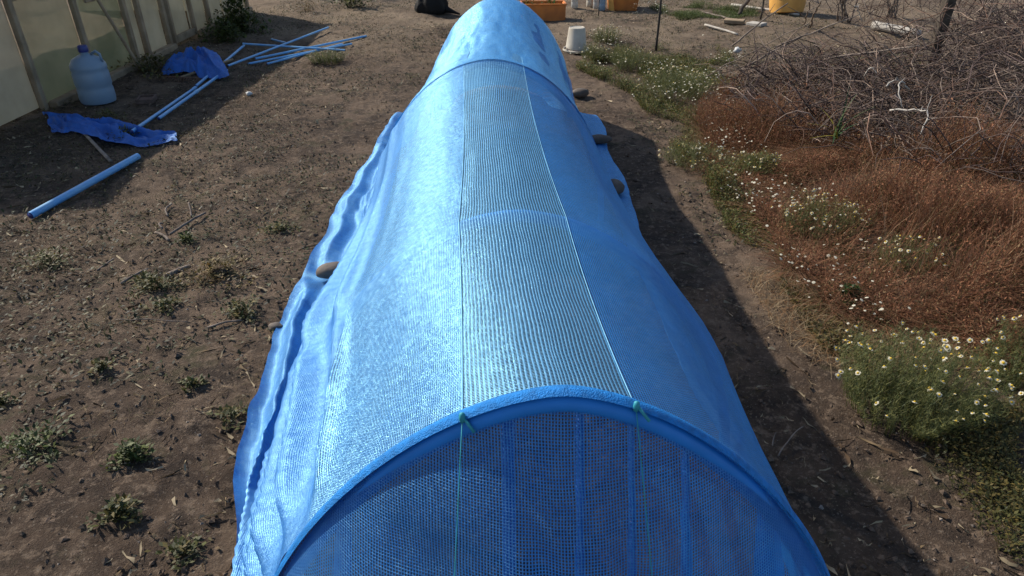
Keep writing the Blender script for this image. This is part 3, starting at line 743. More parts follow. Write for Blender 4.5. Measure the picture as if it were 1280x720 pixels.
# flower: ray of petals round a yellow dome
def flower_mesh(r=.011, npet=11, seed=0, droop=.3):
    rr = random.Random(seed); mb = MB()
    for k in range(npet):
        a = 2*PI*k/npet+rr.uniform(-.1, .1); L = r*rr.uniform(.85, 1.1); w = r*.2
        ca, sa = math.cos(a), math.sin(a)
        def p(d, s, z): return (ca*d-sa*s, sa*d+ca*s, z)
        mb.add([p(r*.3, -w*.6, 0), p(L*.75, -w, -droop*r*.3), p(L, 0, -droop*r*.6), p(L*.75, w, -droop*r*.3), p(r*.3, w*.6, 0)], [(0, 1, 2, 3, 4)], 0)
    mb.lathe([(r*.45, -r*.08), (r*.42, r*.12), (r*.28, r*.32), (r*.06, r*.40)], n=8, mi=1)
    return mb.build('flower', [M['petal'], M['yolk']], None, False)
fl_protos = [flower_mesh(.0105, 11, 1, .3), flower_mesh(.0095, 10, 2, 1.0), flower_mesh(.011, 12, 3, -.1)]
fl_me = [o.data for o in fl_protos]
for o in fl_protos: bpy.data.objects.remove(o)
def chamomile(u, v, W, D, Hh, nst, nfl, lab, grp='clumps of flowering chamomile', leafd=1., size=1., stuff=False, xy=None, seed=1):
    p = g(u, v) if xy is None else Vector((xy[0], xy[1], float(gz(*xy))))
    t = empty('chamomile_plant', p, lab, 'flowering plant', grp)
    rr = np.random.default_rng(seed); parts = []
    a = rr.random(nst)*2*PI; q = np.sqrt(rr.random(nst)); bx = q*np.cos(a)*W*.35; by = q*np.sin(a)*D*.35
    tx = q*np.cos(a)*W*.5+rr.normal(0, .02, nst); ty = q*np.sin(a)*D*.5+rr.normal(0, .02, nst)
    hh = Hh*(1-.45*q**2)*(.7+.35*rr.random(nst))
    az = np.arctan2(ty-by, tx-bx); ln = np.hypot(tx-bx, ty-by)
    V, Fq = blades(bx, by, np.zeros(nst)-.01, hh, ln, np.full(nst, .003), az, 4, .4)
    parts.append((V, Fq, tintcol(nst, 10, [(.8, .9, .8), (1.1, 1, .8)], .2)))
    for kk, off in ((5, PI/2),):
        V, Fq = blades(bx, by, np.zeros(nst)-.01, hh, ln, np.full(nst, .003), az, 4, .4, az)
        parts.append((V, Fq, tintcol(nst, 10, [(.8, .9, .8)], .2)))
    m = int(nst*34*leafd); k = rr.integers(0, nst, m); f = rr.uniform(.08, .92, m)
    lx = bx[k]+(tx-bx)[k]*f**1.4+rr.normal(0, .006, m); ly = by[k]+(ty-by)[k]*f**1.4+rr.normal(0, .006, m); lz = hh[k]*f
    V, Fq = blades(lx, ly, lz, rr.uniform(-.004, .03, m), rr.uniform(.006, .026, m), rr.uniform(.0012, .0024, m)*size, rr.random(m)*2*PI, 1, .3)
    parts.append((V, Fq, tintcol(m, 4, [(1, 1, 1), (.75, .85, .8), (1.25, 1.15, .9), (.5, .6, .6)], .25)))
    V, Fq, T = cat(parts); T = T[:len(V)]
    mesh_np('foliage', V, Fq, M['fern'], t, tint=T)
    order = rr.permutation(nst)[:nfl]
    if stuff: return t
    ex = 1-.25*.4*np.clip(ln/(hh+1e-3), 0, 2)
    for i in order:
        o = bpy.data.objects.new('flower', fl_me[int(rr.integers(3))]); col.objects.link(o); o.parent = t
        o.location = (tx[i], ty[i], -.01+hh[i]*ex[i]+.002)
        o.rotation_euler = (rr.uniform(-.8, .8), rr.uniform(-.8, .8), rr.random()*6); s = size*rr.uniform(.55, 1.2); o.scale = (s, s, s)
    return t
chamomile(0, 0, .70, .60, .36, 330, 98, 'largest chamomile clump, white and yellow flowers, right foreground beside dark soil', leafd=1.6, xy=(1.68, 2.05), seed=4, size=1.1)
chamomile(0, 0, .45, .45, .30, 150, 60, 'chamomile clump at the far right foreground, beyond the largest one', leafd=1.5, xy=(2.25, 2.15), seed=14, size=1.2)
chamomile(0, 0, .55, .45, .27, 190, 80, 'white flowering chamomile clump between the green weeds and the rust red weeds', leafd=1.1, xy=(1.98, 3.55), seed=5)
chamomile(0, 0, .35, .35, .22, 90, 40, 'small pale chamomile clump in straw at the foot of the rust red weeds', leafd=.9, xy=(2.20, 3.05), seed=6)
chamomile(845, 118, .8, .8, .26, 260, 90, 'bright green chamomile clump right of the thin dark stake', leafd=1.2, seed=7)
chamomile(790, 85, .6, .55, .24, 200, 40, 'leafy green chamomile clump left of the thin dark stake', leafd=1.5, seed=8)
chamomile(757, 52, .45, .4, .24, 140, 60, 'white flowering chamomile behind the upturned white bucket', leafd=1, seed=9)
chamomile(742, 74, .35, .35, .22, 110, 25, 'dark green chamomile touching the right side of the white bucket', leafd=1.2, seed=10)
chamomile(870, 205, .6, .5, .16, 180, 60, 'low spreading chamomile at the left edge of the right bank', leafd=1.2, seed=12)
chamomile(410, 78, .5, .3, .16, 140, 40, 'grass green chamomile tuft in front of the blue pipe bundle', leafd=1.3, seed=15)
chamomile(945, 215, .5, .4, .16, 130, 45, 'yellow green chamomile patch beside the broken green leek stalk', leafd=1.1, seed=16)

# small leafy weeds on the left soil
def weed(u, v, W, Hh, n, lab, cols, name='weed_plant', mt='leaf', sz=(.012, .032), cat_='weed', straw=0, xy=None, seed=0, upright=0):
    p = g(u, v) if xy is None else Vector((*xy, float(gz(*xy))))
    rr = np.random.default_rng(seed+100)
    a = rr.random(n)*2*PI; q = rr.random(n)**.6*W/2*(.75+.5*np.sin(a*3+seed)); x = q*np.cos(a); y = q*np.sin(a)*.8
    z = Hh*rr.random(n)*(1-.6*(q/W*2).clip(0, 1))
    parts = []
    V, Fq = leaves(x, y, z, rr.uniform(*sz, n), rr.random(n)*2*PI, rr.uniform(-.3, 1.0, n), .5)
    parts.append((V, Fq, tintcol(n, 4, cols, .3)))
    m = max(8, n//8); a = rr.random(m)*2*PI; b0 = rr.normal(0, W*.1, (m, 2))
    V, Fq = blades(b0[:, 0], b0[:, 1], np.full(m, -.005), Hh*(.4+.9*rr.random(m)), rr.uniform(.1, .55, m)*W*(1-upright), np.full(m, .003), a, 3, .3)
    parts.append((V, Fq, tintcol(m, 8, cols, .2)))
    V, Fq, T = cat(parts); o = mesh_np(name, V, Fq, M[mt], tint=T); o.location = p
    props(o, lab, cat_, 'weeds scattered on the left soil' if name == 'weed_plant' else None)
    return o
G1 = [(.9, 1, .8), (1.3, 1.4, .8), (.6, .7, .6)]; G2 = [(1.2, 1.1, .9), (.7, .7, .6), (1.9, 1.3, 1.0)]; BR = [(1.9, 1.0, .9), (1.2, .8, .7), (2.4, 1.5, 1.3)]
weed(190, 362, .27, .09, 420, 'green leafy weed left of the dark clod and dry stub', G2, seed=1)
weed(165, 572, .17, .06, 300, 'bright green weed with one lime leaf at the left, above another like it', G1, seed=2)
weed(150, 645, .16, .06, 300, 'dull green weed at the left, nearest the camera', G2, seed=3)
weed(300, 392, .24, .07, 240, 'sparse dusty green weed just left of the pale stick by the net', G2, seed=4)
weed(230, 690, .16, .045, 170, 'sparse brownish weed low in the left foreground', G2, seed=5)
weed(240, 482, .12, .03, 120, 'tiny grey green weed on bare soil halfway to the net', G2, seed=6)
weed(128, 462, .10, .05, 120, 'small dark weed at the left on bare soil', G2, seed=7)
weed(235, 302, .14, .06, 150, 'small green weed at the foot of the broken L-shaped stick', G1, seed=8)
weed(350, 288, .25, .05, 240, 'spreading green weed in the open soil right of the broken sticks', G2, seed=9)
weed(270, 345, .50, .09, 620, 'rusty brown withered weed patch around the dry branch stub', BR, seed=10, mt='leaf')
weed(205, 385, .20, .05, 180, 'low leafy weed at the front edge of the withered patch', G2, seed=11)
weed(290, 520, .20, .03, 150, 'flat dark weed beside the net in the left foreground', G2, seed=12)
weed(158, 172, .28, .10, 260, 'green weed growing through the flat blue net scrap', G1, seed=13)
weed(122, 465, .12, .05, 100, 'weed with narrow grey leaves at the left edge', G2, seed=14, xy=(-1.95, 2.25))
weed(135, 150, .35, .10, 300, 'yellow green weed in front of the big pale jug', G2, seed=21)
weed(60, 330, .35, .08, 320, 'wide low weed on the far left soil', G2, seed=22)
weed(40, 560, .3, .07, 300, 'leafy weed in the far left foreground corner', G1, seed=23)
weed(300, 40, .75, .45, 1100, 'tall dark green weeds growing at the greenhouse corner', G1, 'tall_weeds', sz=(.03, .09), seed=15, cat_='weeds', upright=.5)
weed(283, 52, .55, .3, 600, 'bushy green weeds at the sill beside the greenhouse door', G1, 'tall_weeds', sz=(.03, .07), seed=16, cat_='weeds', upright=.4)
weed(190, 88, 1.2, .16, 700, 'rough green weeds along the greenhouse sill behind the jug', G2, 'tall_weeds', sz=(.02, .06), seed=17, cat_='weeds', upright=.3)
weed(442, 8, .7, .3, 420, 'pale leafy weed in the shade far behind the pipes', [(1.6, 1.4, 1.6), (1, 1, 1)], 'tall_weeds', sz=(.04, .10), seed=18, cat_='weeds')
weed(385, 14, .4, .4, 220, 'thin brown weed stalks far behind the pipes', BR, 'tall_weeds', sz=(.02, .04), seed=19, cat_='weeds', upright=.6)
weed(1060, 382, .16, .12, 160, 'dark green leafy sprout under the rust red weeds', [(.5, 1.1, .8)], 'leafy_sprout', sz=(.03, .06), seed=20, cat_='weed')

# leek like plant with broken leaves in the rust bed
def leek():
    p = g(1042, 190); t = []
    n = 9; rr = np.random.default_rng(3)
    V, Fq = blades(rr.normal(0, .01, n), rr.normal(0, .01, n), np.full(n, .1), np.array([.36, .33, .25, .2, .15, .1, .08, .28, .2]), np.array([.05, .1, .18, .28, .3, .3, .26, .2, .25]), np.full(n, .02), np.array([1.2, .2, 2.8, 3.4, .5, 3.6, 4.2, -.2, 1.7]), 5, .9)
    o = mesh_np('leek_plant', V, Fq, M['leaf'], tint=tintcol(n, 12, [(.5, 1.0, 1.1), (.8, 1.1, 1), (4, 3, 1.2)], .2, [.55, .3, .15])); o.location = p
    props(o, 'leek plant with bent green and one yellow leaf among rust red weeds', 'plant')
leek()

# ------------------------------------------------------------------ branches, brush
def wander(p0, p1, n=9, bow=.05, jit=.02, seed=0):
    rr = random.Random(seed); p0 = Vector(p0); p1 = Vector(p1); L = (p1-p0).length
    d = (p1-p0).normalized(); s = d.cross(Vector((0, 0, 1))); s = s.normalized() if s.length > .01 else Vector((1, 0, 0)); u = s.cross(d)
    b1, b2 = rr.uniform(-1, 1)*bow*L, rr.uniform(0, 1)*bow*L; out = []
    for i in range(n):
        t = i/(n-1); w = math.sin(t*PI)
        out.append(p0.lerp(p1, t)+s*(b1*w+rr.uniform(-1, 1)*jit*L*.3)+u*(b2*w+rr.uniform(-1, 1)*jit*L*.3))
    return out
def stick(name, p0, p1, r0, r1, m, lab, cat_, seed=0, bow=.05, side=0, grp=None, jit=.03):
    base = Vector(p0); mb = MB(); pts = wander((0, 0, 0), Vector(p1)-base, 10, bow, jit, seed)
    mb.tube(pts, [r0+(r1-r0)*i/9 for i in range(10)], 7)
    rr = random.Random(seed+5)
    for k in range(side):
        q = pts[rr.randint(3, 8)]; e = q+Vector((rr.uniform(-1, 1), rr.uniform(-1, 1), rr.uniform(.1, .9))).normalized()*rr.uniform(.08, .25)*(Vector(p1)-base).length
        mb.tube(wander(q, e, 6, .12, .05, seed+k), [r1*.9-(r1*.6)*i/5 for i in range(6)], 5)
    o = mb.build(name, m, None, True); o.location = base; return props(o, lab, cat_, grp)
def up(v, z): return Vector((v.x, v.y, v.z+z))
stick('stick', up(g(195, 293), .012), up(g(212, 303), .012), .009, .008, M['branch'], 'short end piece lying across the foot of the broken stick', 'stick', 1)
stick('stick', up(g(213, 295), .012), up(g(258, 269), .02), .008, .007, M['branch'], 'longest straight piece of the broken sticks on the left soil', 'stick', 2)
stick('stick', up(g(205, 291), .03), up(g(204, 283), .02), .006, .006, M['branch'], 'stubby knobbly piece beside the longest broken stick', 'stick', 3, bow=.3)
stick('stick', up(g(211, 272), .01), up(g(216, 258), .02), .006, .005, M['branch'], 'curved twig above the broken sticks on the left soil', 'stick', 4, bow=.3)
stick('stick', up(g(240, 273), .01), up(g(238, 262), .05), .006, .005, M['branch'], 'small upright twig behind the longest broken stick', 'stick', 5)
stick('stick', up(g(152, 357), .012), up(g(185, 340), .02), .008, .006, M['branch'], 'brown twig left of the green leafy weed', 'stick', 6)
stick('branch', up(g(207, 350), .02), up(g(240, 339), .035), .016, .011, M['branch'], 'thick dry stub lying in the withered brown weed patch', 'branch', 7, side=1)
stick('stick', up(g(260, 412), .01), up(g(303, 403), .012), .006, .004, M['branch'], 'pale straight stick on bare soil near the net', 'stick', 8)
stick('stick', up(g(145, 402), .008), up(g(238, 405), .008), .003, .002, M['branch'], 'long thin dark twig across the left soil', 'stick', 9, bow=.08)
stick('stick', up(g(122, 340), .01), up(g(143, 325), .01), .005, .004, M['branch'], 'thin twig at the left edge above the weeds', 'stick', 10)
stick('stick', up(g(137, 452), .006), up(g(158, 440), .006), .003, .003, M['straw'], 'pale yellow straw stalk on the left foreground soil', 'stalk', 11)
stick('stick', up(g(972, 572), .01), up(g(1003, 537), .015), .003, .002, M['branch'], 'thin curved stalk on the dark soil right of the tunnel', 'stalk', 12, bow=.15)
stick('stick', up(g(965, 560), .01), up(g(968, 548), .03), .003, .002, M['branch'], 'short split stalk on the dark soil right of the tunnel', 'stalk', 13, bow=.1)
stick('pipe_rod', up(g(100, 163), .02), up(g(139, 204), .015), .013, .013, M['branch'], 'thin grey rod on the soil between the net scrap and the near pipe', 'rod', 14, bow=0, jit=0)

# long sticks standing out of the brush
def pz(u, v, z): return g(u, v, z)
ST = [
    (g(915, 58), pz(985, 4, .45), .011, .007, 'long straight dry stick slanting up over the edge of the brush pile'),
    (pz(925, 88, .15), pz(1010, 42, .35), .012, .006, 'dark slanting stick lying across the top of the brush pile'),
    (pz(968, 60, .25), pz(1075, 18, .55), .009, .004, 'thin pale stick rising right from the brush pile'),
    (pz(952, 90, .1), pz(964, 55, .35), .009, .005, 'short upright forked stick at the left of the brush pile'),
    (g(1012, 35), pz(1025, 0, .6), .012, .008, 'pale upright stick beside the amber tub, left one of two'),
    (g(1005, 32), pz(1013, 0, .5), .010, .008, 'slim brown upright stick beside the amber tub'),
    (pz(1030, 75, .2), pz(1150, 58, .4), .012, .006, 'long dark branch lying level across the back of the brush pile'),
    (g(880, 98), pz(1012, 30, .5), .006, .004, 'thin twig leaning low over the green edge of the brush pile'),
]
for k, (a, b, r0, r1, lab) in enumerate(ST): stick('dry_stick', a, b, r0, r1, M['branch'], lab, 'stick', 60+k, side=2, grp='sticks standing out of the brush', bow=.03)
WB = [((1068, 8, .5), (1078, 28, .3)), ((1108, 108, .3), (1122, 100, .35)), ((1112, 140, .3), (1150, 165, .3)), ((1080, 95, .25), (1095, 92, .3)), ((1135, 110, .35), (1125, 135, .3))]
WL = ['bleached crooked twig high above the back of the brush pile', 'bleached arched twig on the right of the brush pile', 'bleached curved branch above the rust red weeds at the right', 'pale split twig in the middle of the brush pile', 'bleached hooked twig beside the dark post']
for k, (a, b) in enumerate(WB):
    stick('bleached_branch', pz(*a), pz(*b), .007, .003, M['branch_white'], WL[k], 'branch', 80+k, side=4, grp='bleached branches in the brush', bow=.35, jit=.1)
def brush():
    rr = np.random.default_rng(9); mbV = []; mbF = []; T = []; b = 0
    pg = [(905, 130), (930, 105), (985, 85), (1040, 95), (1150, 85), (1300, 60), (1300, 260), (1160, 230), (1090, 200), (1010, 190), (940, 180)]
    x, y = polypts(pg, 2100)
    pg2 = [(1010, 20), (1100, 0), (1300, 0), (1300, 80), (1150, 80), (1040, 45)]
    x2, y2 = polypts(pg2, 450); x = np.concatenate([x, x2]); y = np.concatenate([y, y2])
    for i in range(len(x)):
        L = rr.uniform(.12, .6)*(1.2 if i > 2100 else 1); el = rr.uniform(-.15, .75)+(.35 if i > 2100 else 0); az = rr.random()*2*PI; p = Vector((x[i], y[i], float(gz(x[i], y[i]))+rr.uniform(0, .2)*(1+1.3*float(sstep(3, 4.4, x[i])))))
        e = p+Vector((math.cos(az)*math.cos(el), math.sin(az)*math.cos(el), math.sin(el)))*L
        m = MB(); r = rr.uniform(.002, .0065); n = 6
        m.tube(wander(p, e, n, .22 if i % 9 else .5, .08, i), [r*(1-.7*k/(n-1)) for k in range(n)], 4, cap=False)
        mbV.append(np.array(m.v)); mbF.append(np.array(m.f)+b); b += len(m.v)
        c = np.array([(1, 1, 1), (.6, .56, .6), (.4, .36, .4), (1.7, 1.6, 1.5), (.8, .62, .55)][rr.choice(5, p=[.28, .3, .24, .06, .12])])*rr.uniform(.7, 1.2)*(1.0 if i % 9 else 1.9); T.append(np.repeat(c[None], len(m.v), 0))
    o = mesh_np('brush_pile', np.concatenate(mbV), np.concatenate(mbF), M['twig'], tint=np.concatenate(T))
    props(o, 'tangled heap of thin grey brown twigs behind the rust red weeds', 'brush pile', kind='stuff')
brush()
def dryleaves():
    pg = [(905, 130), (930, 105), (985, 90), (1040, 95), (1150, 90), (1300, 60), (1300, 260), (1160, 230), (1090, 200), (1010, 190), (940, 180)]
    x, y = polypts(pg, 16000); n = len(x)
    V, Fq = leaves(x, y, gz(x, y)+R.uniform(0, .2, n), R.uniform(.01, .04, n), R.random(n)*2*PI, R.uniform(-.8, .8, n), .35, R.random(n)*3)
    o = mesh_np('dead_leaves', V, Fq, M['twig'], tint=tintcol(n, 4, [(.7, .6, .6), (.4, .35, .38), (1, .9, .85)], .3))
    props(o, 'dead grey brown leaves caught in the twig heap', 'dead leaves', kind='stuff')
    # loose straw at the foot of the bank
    pg = [(930, 330), (1000, 360), (1120, 400), (1290, 430), (1290, 480), (1100, 470), (1000, 440), (960, 400)]
    x, y = polypts(pg, 3800, lambda x, y: np.clip(.5+1.5*fbm(x, y, 2.5, 2, 44), .05, 1)); n = len(x)
    V, Fq = blades(x, y, gz(x, y)+.01, R.uniform(.0, .07, n), R.uniform(.03, .14, n), R.uniform(.0015, .003, n), R.random(n)*2*PI, 3, .6)
    o = mesh_np('loose_straw', V, Fq, M['straw'], tint=tintcol(n, 8, [(1, .95, .9), (.6, .5, .42), (.8, .55, .4)], .3))
    props(o, 'loose dry straw at the foot of the right bank', 'straw', kind='stuff')
dryleaves()

# ------------------------------------------------------------------ blue pipes
def pipe(u0, v0, u1, v1, r, lab, z0=0, z1=0, coupl=None, name='blue_pipe', m='pipe', parts=True):
    a = g(u0, v0); b = g(u1, v1); a = Vector((a.x, a.y, a.z+r+.006+z0)); b = Vector((b.x, b.y, b.z+r+.006+z1))
    t = empty(name, a, lab, 'pipe', 'blue plastic pipes on the left ground'); d = b-a
    pts = [d*(i/8)+Vector((0, 0, -.012*math.sin(i/8*PI))) if 0 else d*(i/8) for i in range(9)]
    MB().tube(pts, r, 12, cap=False).build('tube', M[m], t, True)
    ring = MB(); dn = d.normalized()
    for e in (Vector((0, 0, 0)), d):
        s = dn*(.004 if e.length < .01 else -.004)
        ring.tube([e+s, e-s*.5], [r*.80, r*.80], 12)
    ring.build('bore', M['cap'], t, True)
    if coupl is not None:
        for c in coupl: MB().tube([d*c-dn*.035, d*c-dn*.03, d*c+dn*.03, d*c+dn*.035], [r*1.02, r*1.25, r*1.25, r*1.02], 12).build('coupling', M[m], t, True, 40)
    return t
pipe(40, 275, 174, 200, .024, 'thickest blue pipe, cut end pointing into the picture, nearest the camera')
pipe(168, 175, 246, 113, .014, 'blue pipe lying over the flat net scrap, front one of the long line', coupl=[.97], z0=.05, z1=.01)
pipe(246, 113, 306, 61, .014, 'blue pipe passing under the crumpled net, farther one of the long line', z0=.02, z1=.02)
pipe(199, 151, 284, 90, .014, 'blue pipe beside the long line, its cut end short of the net scrap', coupl=[.5])
pipe(286, 88, 411, 39, .012, 'palest blue pipe rising diagonally from the crumpled net', z0=.03, z1=.03)
pipe(305, 62, 432, 67, .012, 'blue pipe lying crosswise over the bundle', z0=.05, z1=.02)
pipe(320, 79, 458, 47, .013, 'blue pipe along the top of the bundle, reaching farthest right', z0=.03)
pipe(310, 82, 440, 57, .012, 'blue pipe in the middle of the bundle')
pipe(334, 82, 428, 57, .012, 'blue pipe along the near side of the bundle')
pipe(340, 51, 359, 59, .012, 'short blue offcut behind the bundle', z1=.03)

# ------------------------------------------------------------------ blue net scraps
def crumple(name, corners, amp, seed, lab, n0=90, n1=60, thick=.0, arch=0.):
    """cloth heap between four ground corners (given in photograph places)"""
    c = [np.array(g(u, v)) for u, v in corners]
    s, t = np.meshgrid(np.linspace(0, 1, n0), np.linspace(0, 1, n1))
    P = (c[0]*(1-s[..., None])+c[1]*s[..., None])*(1-t[..., None])+(c[3]*(1-s[..., None])+c[2]*s[..., None])*t[..., None]
    L0 = np.linalg.norm(c[1]-c[0]); L1 = np.linalg.norm(c[3]-c[0])
    X = s*L0; Y = t*L1
    ed = np.minimum(np.minimum(s, 1-s)*4, np.minimum(t, 1-t)*4).clip(0, 1)
    P[..., 0] += .10*fbm(X, Y, 3, 3, seed); P[..., 1] += .14*fbm(X, Y, 3, 3, seed+1)
    rd = (1-2*np.abs(fbm(X*.6+Y*1.8, Y-X, 3.2, 4, seed+2)))
    z = arch*np.sin(t*PI)*sstep(0, .3, s)*(1-.4*s)+amp*np.clip(rd-.35, 0, 1)*(.35+.65*ed)+.25*amp*np.clip(fbm(X, Y, 9, 3, seed+4)+.3, 0, 1)
    P[..., 2] = gz(P[..., 0], P[..., 1])+.012+z
    ix = np.arange(n0*n1).reshape(n1, n0)
    Fq = np.stack([ix[:-1, :-1], ix[:-1, 1:], ix[1:, 1:], ix[1:, :-1]], -1).reshape(-1, 4)
    ctr = P.reshape(-1, 3).mean(0); ctr[2] = gz(ctr[0], ctr[1])
    o = mesh_np(name, P.reshape(-1, 3)-ctr, Fq, M['net_pile'], uv=np.stack([X*1.3, Y*1.5], -1).reshape(-1, 2)); o.location = ctr
    return props(o, lab, 'net', 'blue net scraps on the left ground')
crumple('net_scrap', [(198, 97), (288, 100), (272, 66), (208, 86)], .13, 5, 'crumpled heap of deep blue netting thrown over the pipes', arch=.14)
crumple('net_scrap', [(60, 166), (222, 181), (206, 171), (60, 142)], .10, 15, 'flat strip of blue netting under the long pipe line, in weeds', 120, 40)

# rake under the heap
rk = empty('garden_rake', g(226, 103), 'garden rake with rusty tines lying under the crumpled blue net', 'rake')
b0 = Vector(rk.location); pA = up(g(205, 102), .05)-b0; pB = up(g(250, 104), .05)-b0
MB().tube([pA, pB], .010, 8).build('rake_head', M['iron'], rk, True)
for k in range(14):
    q = pA.lerp(pB, (k+.5)/14); MB().tube([q, q+Vector((0, -.035, -.01)), q+Vector((0, -.05, -.045))], [.005, .0045, .002], 5).build('tine', M['iron'], rk, True)
hB = up(g(292, 80), .05)-b0
MB().tube([pA.lerp(pB, .5), hB], .013, 8).build('handle', M['wood'], rk, True)
# small square tile
p = g(184, 128); t = MB(); t.box((0, 0, .02), (.15, .17, .03), None, 0, .004)
for s in (-1, 1): t.box((s*.068, 0, .042), (.014, .17, .014)); t.box((0, s*.078, .0425), (.122, .014, .013))
o = t.build('clay_tile', simple('clay tile', (.15, .10, .08), .9, .1, 20, .2, .3)); o.location = p; o.rotation_euler = (0, 0, .15); props(o, 'small square brown tile with raised rim lying on the soil', 'tile')
V, Fq = rock_np(71, .035, .03, .02, 2, .5); o = mesh_np('plastic_scrap', V, Fq, M['paper']); o.location = up(g(312, 119), .015); props(o, 'small white and blue plastic scrap on the dark soil', 'scrap')
V, Fq = rock_np(72, .05, .04, .035, 2, .9); o = mesh_np('plastic_scrap', V, Fq, M['paper']); o.location = up(g(921, 68), .05); props(o, 'white plastic scrap caught at the left edge of the brush pile', 'scrap')

# ------------------------------------------------------------------ big jug
def jug():
    p = g(122, 131); t = empty('water_jug', p+Vector((-.02, .08, 0)), 'large pale blue plastic water jug with a navy cap by the greenhouse', 'jug')
    mb = MB(); prof = [(.10, 0), (.135, .012), (.142, .05), (.140, .13), (.134, .15), (.142, .17), (.142, .27), (.134, .29), (.141, .31), (.138, .345), (.11, .39), (.06, .42), (.032, .432), (.030, .47)]
    mb.lathe(prof, n=32, sx=1.08, sy=1.0); mb.build('body', M['jug'], t, True, 50)
    MB().lathe([(.040, .45), (.042, .455), (.042, .495), (.036, .505), (.01, .507)], n=20).build('cap', M['cap'], t, True, 40)
    MB().tube([(.055, 0, .43), (.10, 0, .455), (.13, 0, .43), (.135, 0, .36)], .011, 8).build('handle', M['jug'], t, True)
jug()

# ------------------------------------------------------------------ greenhouse on the left
def greenhouse():
    pts = [g(60, 128), g(175, 82), g(220, 66), g(258, 49), g(304, 17)]
    A = Vector((-3.80, 7.0, 0)); B = Vector((-3.44, 11.3, 0))
    base = Vector((A.x, A.y, 0)); d = (B-A); Ln = d.length; dn = d.normalized(); n_ = Vector((dn.y, -dn.x, 0))   # outward, towards the tunnel
    t = empty('greenhouse', base, 'timber framed greenhouse clad in milky and greenish plastic film', 'greenhouse')
    az = math.atan2(dn.y, dn.x); mx = rotz(az); Hh = 1.2; S = -1.6
    def P(s, o, z): return dn*s+n_*o+Vector((0, 0, z))
    def post(s, w=.06, z0=0, z1=Hh, o=.02, nm='post'): MB().box(P(s, o, (z0+z1)/2), (w, .05, z1-z0), mx, 0, .006).build(nm, M['wood'], t)
    # panels between posts: (from, to, material)
    ss = [-1.6, -.7, .15, .98, 1.25, 1.78, 2.42, 2.95, 3.5, 4.32]
    mats_ = ['film', 'film_green', 'film_green', 'film', 'film', 'film', 'film', 'film', 'film']
    for k in range(len(ss)-1):
        a, b = ss[k]+.02, ss[k+1]-.02; nn = 14; V = []; 
        for j in range(16):
            z = .05+(Hh-.08)*j/15
            for i in range(nn):
                s = a+(b-a)*i/(nn-1); w = math.sin(i/(nn-1)*PI)*math.sin(j/15*PI)
                V.append(P(s, -.015+.018*w*math.sin(s*9+z*3)+.010*float(vn(s*5, z*4, 3)), z))
        ix = np.arange(16*nn).reshape(16, nn); Fq = np.stack([ix[:-1, :-1], ix[:-1, 1:], ix[1:, 1:], ix[1:, :-1]], -1).reshape(-1, 4)
        mesh_np('film_panel', np.array(V), Fq, M[mats_[k]], t)
    for s in (-1.6, -.7, .15, .98, 1.25, 1.78, 2.95, 4.32): post(s)
    for s in (1.82+.02, 2.40): post(s, .045, .06, 1.15, .055, 'door_stile')
    MB().box(P(2.12, .055, .10), (.50, .04, .08), mx, 0, .005).build('door_rail', M['wood'], t)
    MB().box(P(2.12, .055, .85), (.50, .035, .06), mx, 0, .005).build('door_rail', M['wood'], t)
    MB().box(P(.55, .075, .04), (2.4, .09, .09), mx, 0, .01).build('sill', M['wood'], t)
    MB().box(P(3.4, .075, .04), (1.75, .09, .09), mx, 0, .01).build('sill', M['wood'], t)
    MB().box(P(.63, .03, .78), (.60, .03, .06), mx, 0, .005).build('crossbar', M['wood'], t)
    MB().box(P(-.3, .03, .95), (.75, .03, .06), mx, 0, .005).build('crossbar', M['wood'], t)
    MB().box(P(1.36, .03, Hh+.04), (6.0, .10, .08), mx, 0, .01).build('top_plate', M['wood'], t)
    # gable end and roof behind the visible wall
    W = 2.6
    for s in (-1.6, 4.32):
        V = [P(s, -.03, 0), P(s, -W, 0), P(s, -W, Hh), P(s, -W/2, Hh+.35), P(s, -.03, Hh)]
        mb = MB(); mb.add(V, [(0, 1, 2, 3, 4)]); mb.add([v+dn*.01 for v in V], [(4, 3, 2, 1, 0)]); mb.build('gable', M['film'], t)
    for o0, z0, o1, z1 in ((.12, Hh+.05, -W/2, Hh+.39), (-W/2, Hh+.39, -W-.12, Hh+.05)):
        V = [P(-1.7, o0, z0), P(4.42, o0, z0), P(4.42, o1, z1), P(-1.7, o1, z1)]
        mb = MB(); mb.add(V+[v+Vector((0, 0, .01)) for v in V], [(3, 2, 1, 0), (4, 5, 6, 7)]); mb.build('roof_film', M['film'], t)
    # leaning batten in front of the green film
    a = base+P(.72, .18, 0); b = base+P(.30, .05, 1.15)
    stick('wooden_batten', Vector((a.x, a.y, float(gz(a.x, a.y)))), b, .018, .016, M['wood'], 'wooden batten leaning against the greenish greenhouse film', 'batten', 33, bow=0, jit=0)
greenhouse()

